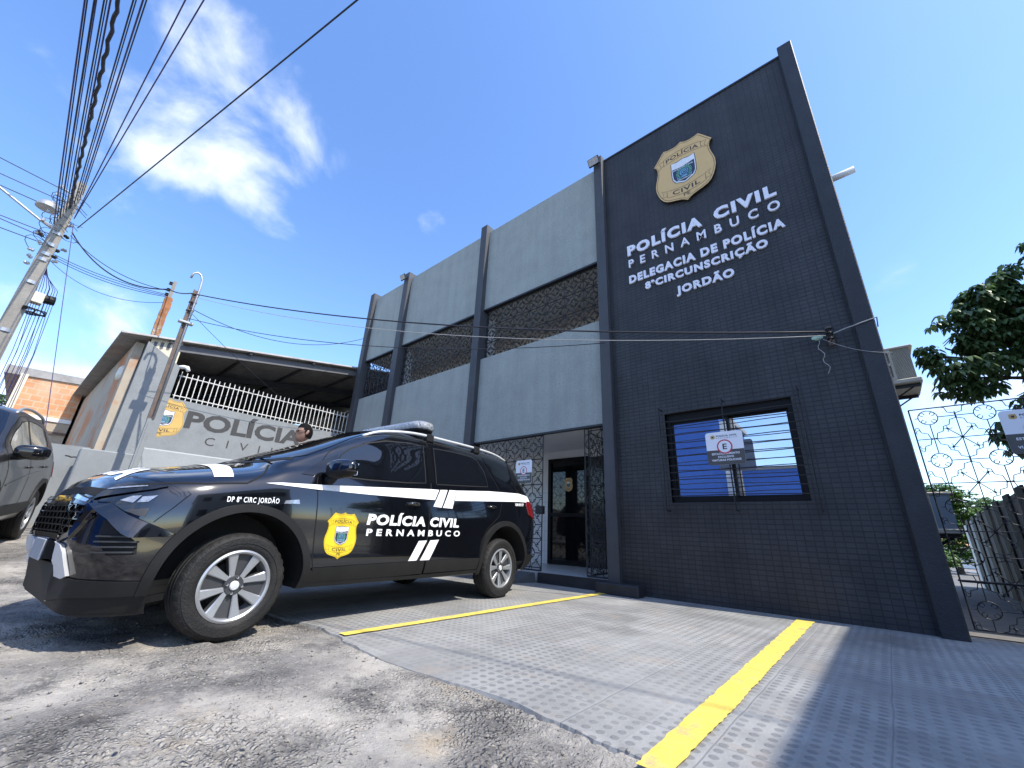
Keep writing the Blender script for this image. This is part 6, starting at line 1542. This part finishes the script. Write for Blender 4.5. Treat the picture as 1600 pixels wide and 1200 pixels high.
def ac_unit(loc, label, endm):
    a = empty('air_conditioner', loc, 0, label, 'air conditioner', 'air conditioner units on the side wall')
    w, d, h = .50, .85, .55                              # sticks out w, runs d along the wall
    bm = bmesh.new(); box(bm, .05, w-.02, .02, d-.02, .02, h-.03); obj('casing', bm, [endm], a)
    bm = bmesh.new(); box(bm, .03, w+.03, -.01, d+.01, h-.03, h+.01); bevel_all(bm, .012); obj('top_cover', bm, MT['ac_beige'], a)
    bm = bmesh.new(); box(bm, .03, w+.03, -.01, d+.01, -.05, .02); bevel_all(bm, .012); obj('base_tray', bm, MT['ac_beige'], a)
    bm = bmesh.new(); x0 = .10
    for x in (x0, x0+.13): box(bm, x, x+.03, -.006, .02, .02, h-.03)
    for z in (.02, h*.47, h-.075): box(bm, x0+.03, x0+.13, -.006, .02, z, z+.045)
    obj('slotted_frame', bm, MT['ac_beige'], a)
    bm = bmesh.new(); lathe(bm, [(.24, 0), (.25, .012), (.23, .014)], 'X', 24, (w-.02, d*.5, h*.48)); 
    for k in range(6): r = .04+.035*k; lathe(bm, [(r, .01), (r+.005, .014), (r+.01, .01)], 'X', 20, (w-.02, d*.5, h*.48))
    obj('fan_grille', bm, MT['trim'], a)
    for y in (.1, d-.1): bm = bmesh.new(); box(bm, -.02, w, y-.02, y+.02, -.10, -.05); tube(bm, [(-.01, y, -.38), (w-.05, y, -.075)], .012, 5); obj('wall_bracket', bm, MT['black_iron'], a)
    bm = bmesh.new(); tube(bm, [(-.02, .1, h+.22), (.05, .06, h+.25), (.14, .05, h+.18), (.18, .05, h+.02)], .035, 8); obj('insulated_pipe', bm, MT['white_wall'], a, smooth=True)
    return a
ac_unit((.36, 8.25, 3.17), 'cream air conditioner with mesh sides high on the side wall', MT['mesh_dark2'])
MT['ac_blue'] = mat('grey_blue_metal', (.22, .27, .32), .5)
ac_unit((.38, 9.20, 1.04), 'air conditioner with grey casing seen low through the iron gate', MT['ac_blue'])

# ------------------------------------------------------------------ right hand side: gate, drive, neighbour's wall, trees
gate = empty('iron_gate', (.44, 5.97, 0), 0, 'lacy black wrought iron gate beside the dark tower', 'gate')
bm = iron_panel(.015, 2.15, .07, 2.14, 0, .145, 2.04-.45*3, .405, .45, r=.0042, frame=.0065); obj('panel', bm, MT['black_iron'], gate)
bm = bmesh.new(); tube(bm, [(0, 0, .475), (2.15, 0, .475)], .008, 4); obj('mid_rail', bm, MT['black_iron'], gate)
bm = bmesh.new(); tube(bm, [(2.15, 0, 0), (2.15, 0, 2.15)], .016, 5); obj('latch_post', bm, MT['black_iron'], gate)
MT['drive'] = mat('stained_concrete_drive', (.17, .16, .145), .9, var=.2, vs=2, bump=.3, bs=30, dirt=(.09, .085, .08), ds=3)
bm = bmesh.new(); vs = [bm.verts.new(p) for p in ((.33, 5.98, .016), (2.3, 5.98, .016), (2.6, 40, .016), (.33, 40, .016))]; bm.faces.new(vs); obj('driveway', bm, MT['drive'], kind='structure')
MT['nb_dark'] = mat('black_pilaster_paint', (.014, .015, .017), .7, var=.2); MT['nb_grey'] = mat('grey_panel_paint', (.38, .41, .41), .85, var=.1, bump=.2)
nb = empty('side_boundary_wall', (1.5, 10, 0), 0, 'low grey boundary wall with black pilasters behind the iron gate', 'wall')
bm = bmesh.new(); hexa(bm, [(0, -3.6, 0), (.14, -3.6, 0), (.14, 4.6, 0), (0, 4.6, 0), (0, -3.6, 1.62), (.14, -3.6, 1.62), (.14, 4.6, 1.40), (0, 4.6, 1.40)]); obj('panel', bm, MT['nb_grey'], nb)
y = -3.4; i = 0
while y < 4.4:
    t = (y+3.6)/8.2; hh = 1.64-.22*t
    bm = bmesh.new(); box(bm, -.025, .0, y, y+.40, 0, hh+.012); obj('pilaster', bm, MT['nb_dark'], nb); y += .93
bm = bmesh.new(); box(bm, -.02, .22, 4.6, 4.9, 0, 1.36); obj('end_post', bm, MT['white_wall'], nb)

MT['leaf'] = None
def leaf_mat(name, c1, c2, rough=.4):
    m = bpy.data.materials.new(name); m.use_nodes = True; nt = m.node_tree; N = nt.nodes; L = nt.links; b = N['Principled BSDF']
    g = N.new('ShaderNodeNewGeometry'); r = N.new('ShaderNodeMixRGB'); r.inputs[1].default_value = tuple(c1)+(1,); r.inputs[2].default_value = tuple(c2)+(1,); L.new(g.outputs['Random Per Island'], r.inputs[0])
    L.new(r.outputs[0], b.inputs['Base Color']); b.inputs['Roughness'].default_value = rough; b.inputs['Specular IOR Level'].default_value = .5
    tr = N.new('ShaderNodeBsdfTranslucent'); L.new(r.outputs[0], tr.inputs['Color']); mx = N.new('ShaderNodeMixShader'); mx.inputs[0].default_value = .35
    out = N['Material Output']; L.new(b.outputs[0], mx.inputs[1]); L.new(tr.outputs[0], mx.inputs[2]); L.new(mx.outputs[0], out.inputs[0]); return m
MT['leaf'] = leaf_mat('dark_green_leaf', (.065, .125, .045), (.14, .225, .085)); MT['leaf2'] = leaf_mat('fresh_green_leaf', (.05, .12, .02), (.12, .20, .045))
def leaf_cluster(vs, fs, c, rnd, size, n=7, droop=.5):
    rot = rnd.uniform(0, 6.28)
    for k in range(n):
        a = rot+k*2*math.pi/n+rnd.uniform(-.3, .3); l = size*rnd.uniform(.75, 1.2); w = l*.22
        d = Vector((math.cos(a), math.sin(a), rnd.uniform(-.1, .35))).normalized(); sd_ = Vector((-math.sin(a), math.cos(a), rnd.uniform(-.3, .3)))
        p0 = c; p1 = c+d*l*.45+Vector((0, 0, .02)); p2 = c+d*l*.8-Vector((0, 0, droop*l*.35)); p3 = c+d*l*.98-Vector((0, 0, droop*l*.75))
        b = len(vs); vs += [tuple(p0), tuple(p1-sd_*w), tuple(p1+sd_*w), tuple(p2-sd_*w*.8), tuple(p2+sd_*w*.8), tuple(p3)]
        fs += [(b, b+1, b+2), (b+1, b+3, b+4, b+2), (b+3, b+5, b+4)]
def make_tree(name, loc, h_trunk, blobs, ncl, size, label, seed, lm, droop=.5, group=None, trunk_r=.16):
    rnd = random.Random(seed); root = empty(name, loc, 0, label, 'tree', group)
    bm = bmesh.new(); top = Vector((0, 0, h_trunk))
    tube(bm, [(0, 0, 0), (.05, .03, h_trunk*.4), (.0, .06, h_trunk*.75), tuple(top)], [trunk_r*1.3, trunk_r, trunk_r*.85, trunk_r*.7], 10)
    for (bx, by, bz, r) in blobs:
        e = Vector((bx, by, bz)); m = top.lerp(e, .5)+Vector((0, 0, .25)); tube(bm, [tuple(top-Vector((0, 0, .2))), tuple(m), tuple(e)], [trunk_r*.5, trunk_r*.3, trunk_r*.12], 7)
        for k in range(5):
            q = e+Vector((rnd.gauss(0, 1), rnd.gauss(0, 1), rnd.gauss(0, .7))).normalized()*r*.85; tube(bm, [tuple(m.lerp(e, .7)), tuple(e.lerp(q, .5)+Vector((0, 0, .08))), tuple(q)], [trunk_r*.14, trunk_r*.09, trunk_r*.04], 5)
    obj('trunk', bm, MT['bark'], root, smooth=True)
    vs, fs = [], []; tot = sum(b[3]**2 for b in blobs)
    for (bx, by, bz, r) in blobs:
        for k in range(int(ncl*r*r/tot)):
            u = Vector((rnd.gauss(0, 1), rnd.gauss(0, 1), rnd.gauss(0, 1))).normalized()
            rr = r*(.45+.6*rnd.random()**.6)*(1+.28*noise.noise(u*2.2+Vector((bx, by, bz))))
            c = Vector((bx, by, bz))+Vector((u.x*rr, u.y*rr, u.z*rr*.8))
            if noise.noise(c*1.7+Vector((seed, 0, 0))) < -.16: continue
            leaf_cluster(vs, fs, c, rnd, size, droop=droop)
    obj('crown', (vs, fs), lm, root); return root
make_tree('broadleaf_tree', (4.3, 10.4, 0), 2.6, [(-2.35, -.3, 1.75, .62), (-2.2, .2, 2.6, .75), (-1.75, -.6, 1.15, .55), (-1.6, 0, 2.0, .8), (-1.5, .3, 3.05, .85), (-1.2, -.4, 1.0, .7), (-.6, 0, 2.5, 1.1), (-.4, .2, 3.6, 1.1), (.3, -.4, 1.6, 1.0), (.6, .3, 3.0, 1.2), (1.4, 0, 2.3, 1.1), (-.3, -1.2, 2.4, 1.0), (.2, 1.2, 2.6, 1.1)] and
          [(x, y, z+1.55, r) for x, y, z, r in [(-2.55, -.2, 2.05, .55), (-2.1, .1, 2.75, .62), (-2.15, -.3, .95, .50), (-1.7, -.2, 1.75, .62), (-1.35, .2, 3.15, .75), (-1.15, -.4, .75, .68), (-.75, 0, 2.35, 1.0), (-.5, .2, 3.55, .95), (-1.45, .1, 3.75, .55), (-.9, 0, 4.2, .6), (-2.45, 0, 2.95, .5), (-1.95, .1, 3.45, .55), (-2.75, .1, 2.6, .4), (-1.35, -.3, 1.5, .75), (-1.0, .2, 2.7, .85), (-1.75, .2, .55, .45), (-.4, 0, 1.0, .8), (.3, -.4, 1.5, 1.0), (.6, .3, 2.9, 1.1), (1.4, 0, 2.2, 1.0), (-.3, -1.2, 2.2, .9), (.2, 1.2, 2.5, 1.0)]], 9500, .135, 'large dark leafed tree rising behind the iron gate', 5, MT['leaf'], .9)
for i, (x, y, s, lab) in enumerate(((1.9, 24, 1.0, 'bright green bushy tree far beyond the iron gate'), (3.6, 27, .9, 'darker small tree far beyond the gate, right of the bright one'), (.9, 21, .6, 'low shrub under the far air conditioner'))):
    make_tree('small_tree', (x, y, -.3), 1.3*s, [(0, 0, 2.0*s, .9*s), (.7*s, .2, 2.6*s, .8*s), (-.7*s, .1, 2.5*s, .8*s), (.1, 0, 3.1*s, .75*s), (.3, -.3, 1.3*s, .8*s)], 1500, .17*s, lab, 20+i, MT['leaf2'] if i != 1 else MT['leaf'], .4, 'far trees beyond the gate', .09)
fh = empty('far_house', (3.2, 36, 0), 0, 'small pale house far beyond the iron gate', 'house')
bm = bmesh.new(); box(bm, -3, 3, 0, 5, 0, 1.2); obj('wall', bm, MT['white_wall'], fh)
bm = bmesh.new(); hexa(bm, [(-3.3, -.3, 1.2), (3.3, -.3, 1.2), (3.3, 5.3, 1.2), (-3.3, 5.3, 1.2), (-2.6, 2, 1.9), (2.6, 2, 1.9), (2.6, 3, 1.9), (-2.6, 3, 1.9)]); obj('roof', bm, MT['brick'], fh)
# far tree at the left end of the street
make_tree('street_tree', (-34, -2.6, 1.0), 2.2, [(0, 0, 3.0, 1.4), (.4, 1.0, 3.6, 1.2), (.2, -1.2, 3.6, 1.3), (0, 0, 4.6, 1.2)], 900, .3, 'small pale green tree far up the street', 31, MT['leaf2'], .3)

# ------------------------------------------------------------------ neighbours around the viewer: they throw the shade on the right and stand in the reflections
MT['blue_wall'] = mat('blue_painted_wall', (.03, .14, .50), .6, var=.08, vs=2, bump=.2)
nh = empty('neighbour_house', (4.52, 1.5, 0), 0, 'two tone neighbour house on the right of the parking area', 'house')
bm = bmesh.new(); box(bm, .12, 6, -.3, 4.75, 0, 6.65); obj('wall', bm, MT['beige_wall'], nh)
bm = bmesh.new(); box(bm, 0, 6.2, -.5, 4.85, 6.65, 6.84); obj('roof', bm, MT['roof_sheet'], nh)
bm = bmesh.new(); box(bm, .10, .12, -.2, 4.7, 0, 1.1); obj('dado', bm, MT['nb_dark'], nh)
for y in (1.0, 3.3):
    for z in (1.4, 4.5):
        bm = bmesh.new(); box(bm, .08, .14, y-.6, y+.6, z+.1, z+1.3); w_ = obj('window', bm, MT['black_glass'], nh); bm = bmesh.new(); box(bm, .06, .14, y-.68, y+.68, z, z+.1); box(bm, .06, .14, y-.68, y+.68, z+1.3, z+1.38); obj('frame', bm, MT['white_wall'], w_)
bf = empty('blue_house', (-5.75, -8.4, 0), 0, 'tall blue painted house front across the street', 'house')
bm = bmesh.new(); box(bm, -3.4, 1.05, -5, 0, 0, 6.4); obj('wall', bm, MT['blue_wall'], bf)
bm = bmesh.new(); box(bm, -3.5, 1.2, -5.1, .15, 6.4, 6.6); obj('roof', bm, MT['roof_sheet'], bf)
bm = bmesh.new(); box(bm, 1.06, 1.36, -.6, 0, 0, 6.0); obj('column', bm, MT['white_wall'], bf)
for x in (-2.75,):
    bm = bmesh.new(); box(bm, x-.5, x+.5, -.02, .05, 3.6, 4.6); w_ = obj('window', bm, MT['black_glass'], bf); bm = bmesh.new(); box(bm, x-.56, x+.56, -.02, .08, 3.5, 3.6); obj('sill', bm, MT['white_wall'], w_)
bm = bmesh.new(); box(bm, -.1, .9, -.02, .06, 0, 2.2); obj('door', bm, MT['brown_steel'], bf)
bw = empty('blue_street_wall', (-1.4, -8.3, 0), 0, 'blue boundary wall across the street', 'wall')
bm = bmesh.new(); box(bm, -2.9, 9, -.2, 0, 0, 3.70); obj('face', bm, MT['blue_wall'], bw); bm = bmesh.new(); box(bm, -2.95, 9.05, -.24, .04, 3.70, 3.80); obj('coping', bm, MT['concrete'], bw)
make_tree('street_tree', (6.5, -11, 0), 2.6, [(0, 0, 4.0, 1.8), (1.5, .4, 4.6, 1.5), (-1.5, .2, 4.4, 1.6), (.2, 0, 5.6, 1.5)], 900, .3, 'broad tree above the blue wall across the street', 41, MT['leaf'], .5)
wp = empty('street_pole', (-4.05, -7.7, 0), 0, 'pale concrete pole in front of the blue house across the street', 'utility pole'); bm = bmesh.new(); tube(bm, [(0, 0, 0), (0, 0, 8.5)], [.15, .09], 10); obj('shaft', bm, MT['concrete'], wp, smooth=True)

# ramp with painted word in front of the entrance, loose stones
bm = bmesh.new(); hexa(bm, [(-7.4, 5.05, .008), (-4.42, 5.05, .008), (-4.30, 5.62, .008), (-7.4, 5.62, .008), (-7.4, 5.06, .016), (-4.42, 5.06, .016), (-4.32, 5.62, .145), (-7.4, 5.62, .145)])
MT['ramp'] = mat('dark_rubber_ramp', (.075, .08, .088), .8, var=.2, bump=.3, bs=60)
rp = obj('entrance_ramp', bm, MT['ramp'], None, label='dark entrance ramp with pale painted letters at the iron grille', cat='ramp')
tv, tf = text2d('POL\u00cdCIA CIVIL', -7.2, -4.55, 0, .30, .04); bm = bmesh.new(); flat_to_bm(bm, (tv, tf), lambda u, v: (u+.12*v, 5.17+v, .020+(.129/.56)*(.11+v))); MT['ramp_letter'] = mat('pale_grey_stencil_paint', (.34, .35, .36), .8); obj('lettering', bm, MT['ramp_letter'], rp)
rnd = random.Random(3); vs, fs = [], []
for i in range(1100):
    x = rnd.uniform(-6, .6); y = rnd.uniform(-.3, 1.62) if i % 3 else rnd.uniform(.6, 1.75)
    r = .003+.008*rnd.random()**4; b = len(vs); z = micro(x, y)+street_rise(x, y)
    ico = [(0, 0, 1), (.9, 0, .3), (.28, .85, .3), (-.72, .53, .3), (-.72, -.53, .3), (.28, -.85, .3), (.72, .53, -.4), (-.28, .85, -.4), (-.9, 0, -.4), (-.28, -.85, -.4), (.72, -.53, -.4)]
    sx, sy, sz, a = r*rnd.uniform(.7, 1.4), r*rnd.uniform(.7, 1.4), r*rnd.uniform(.4, .9), rnd.uniform(0, 6.28)
    for (u, v, w) in ico:
        u2, v2 = u*sx*math.cos(a)-v*sy*math.sin(a), u*sx*math.sin(a)+v*sy*math.cos(a); vs.append((x+u2, y+v2, z+w*sz+r*.15))
    for k in range(5): fs.append((b, b+1+k, b+1+(k+1) % 5)); fs.append((b+1+k, b+6+k, b+1+(k+1) % 5)); fs.append((b+1+(k+1) % 5, b+6+k, b+6+(k+1) % 5))
obj('gravel', (vs, fs), MT['stone'], kind='stuff', label='loose grey stones and chips on the broken street', cat='gravel')
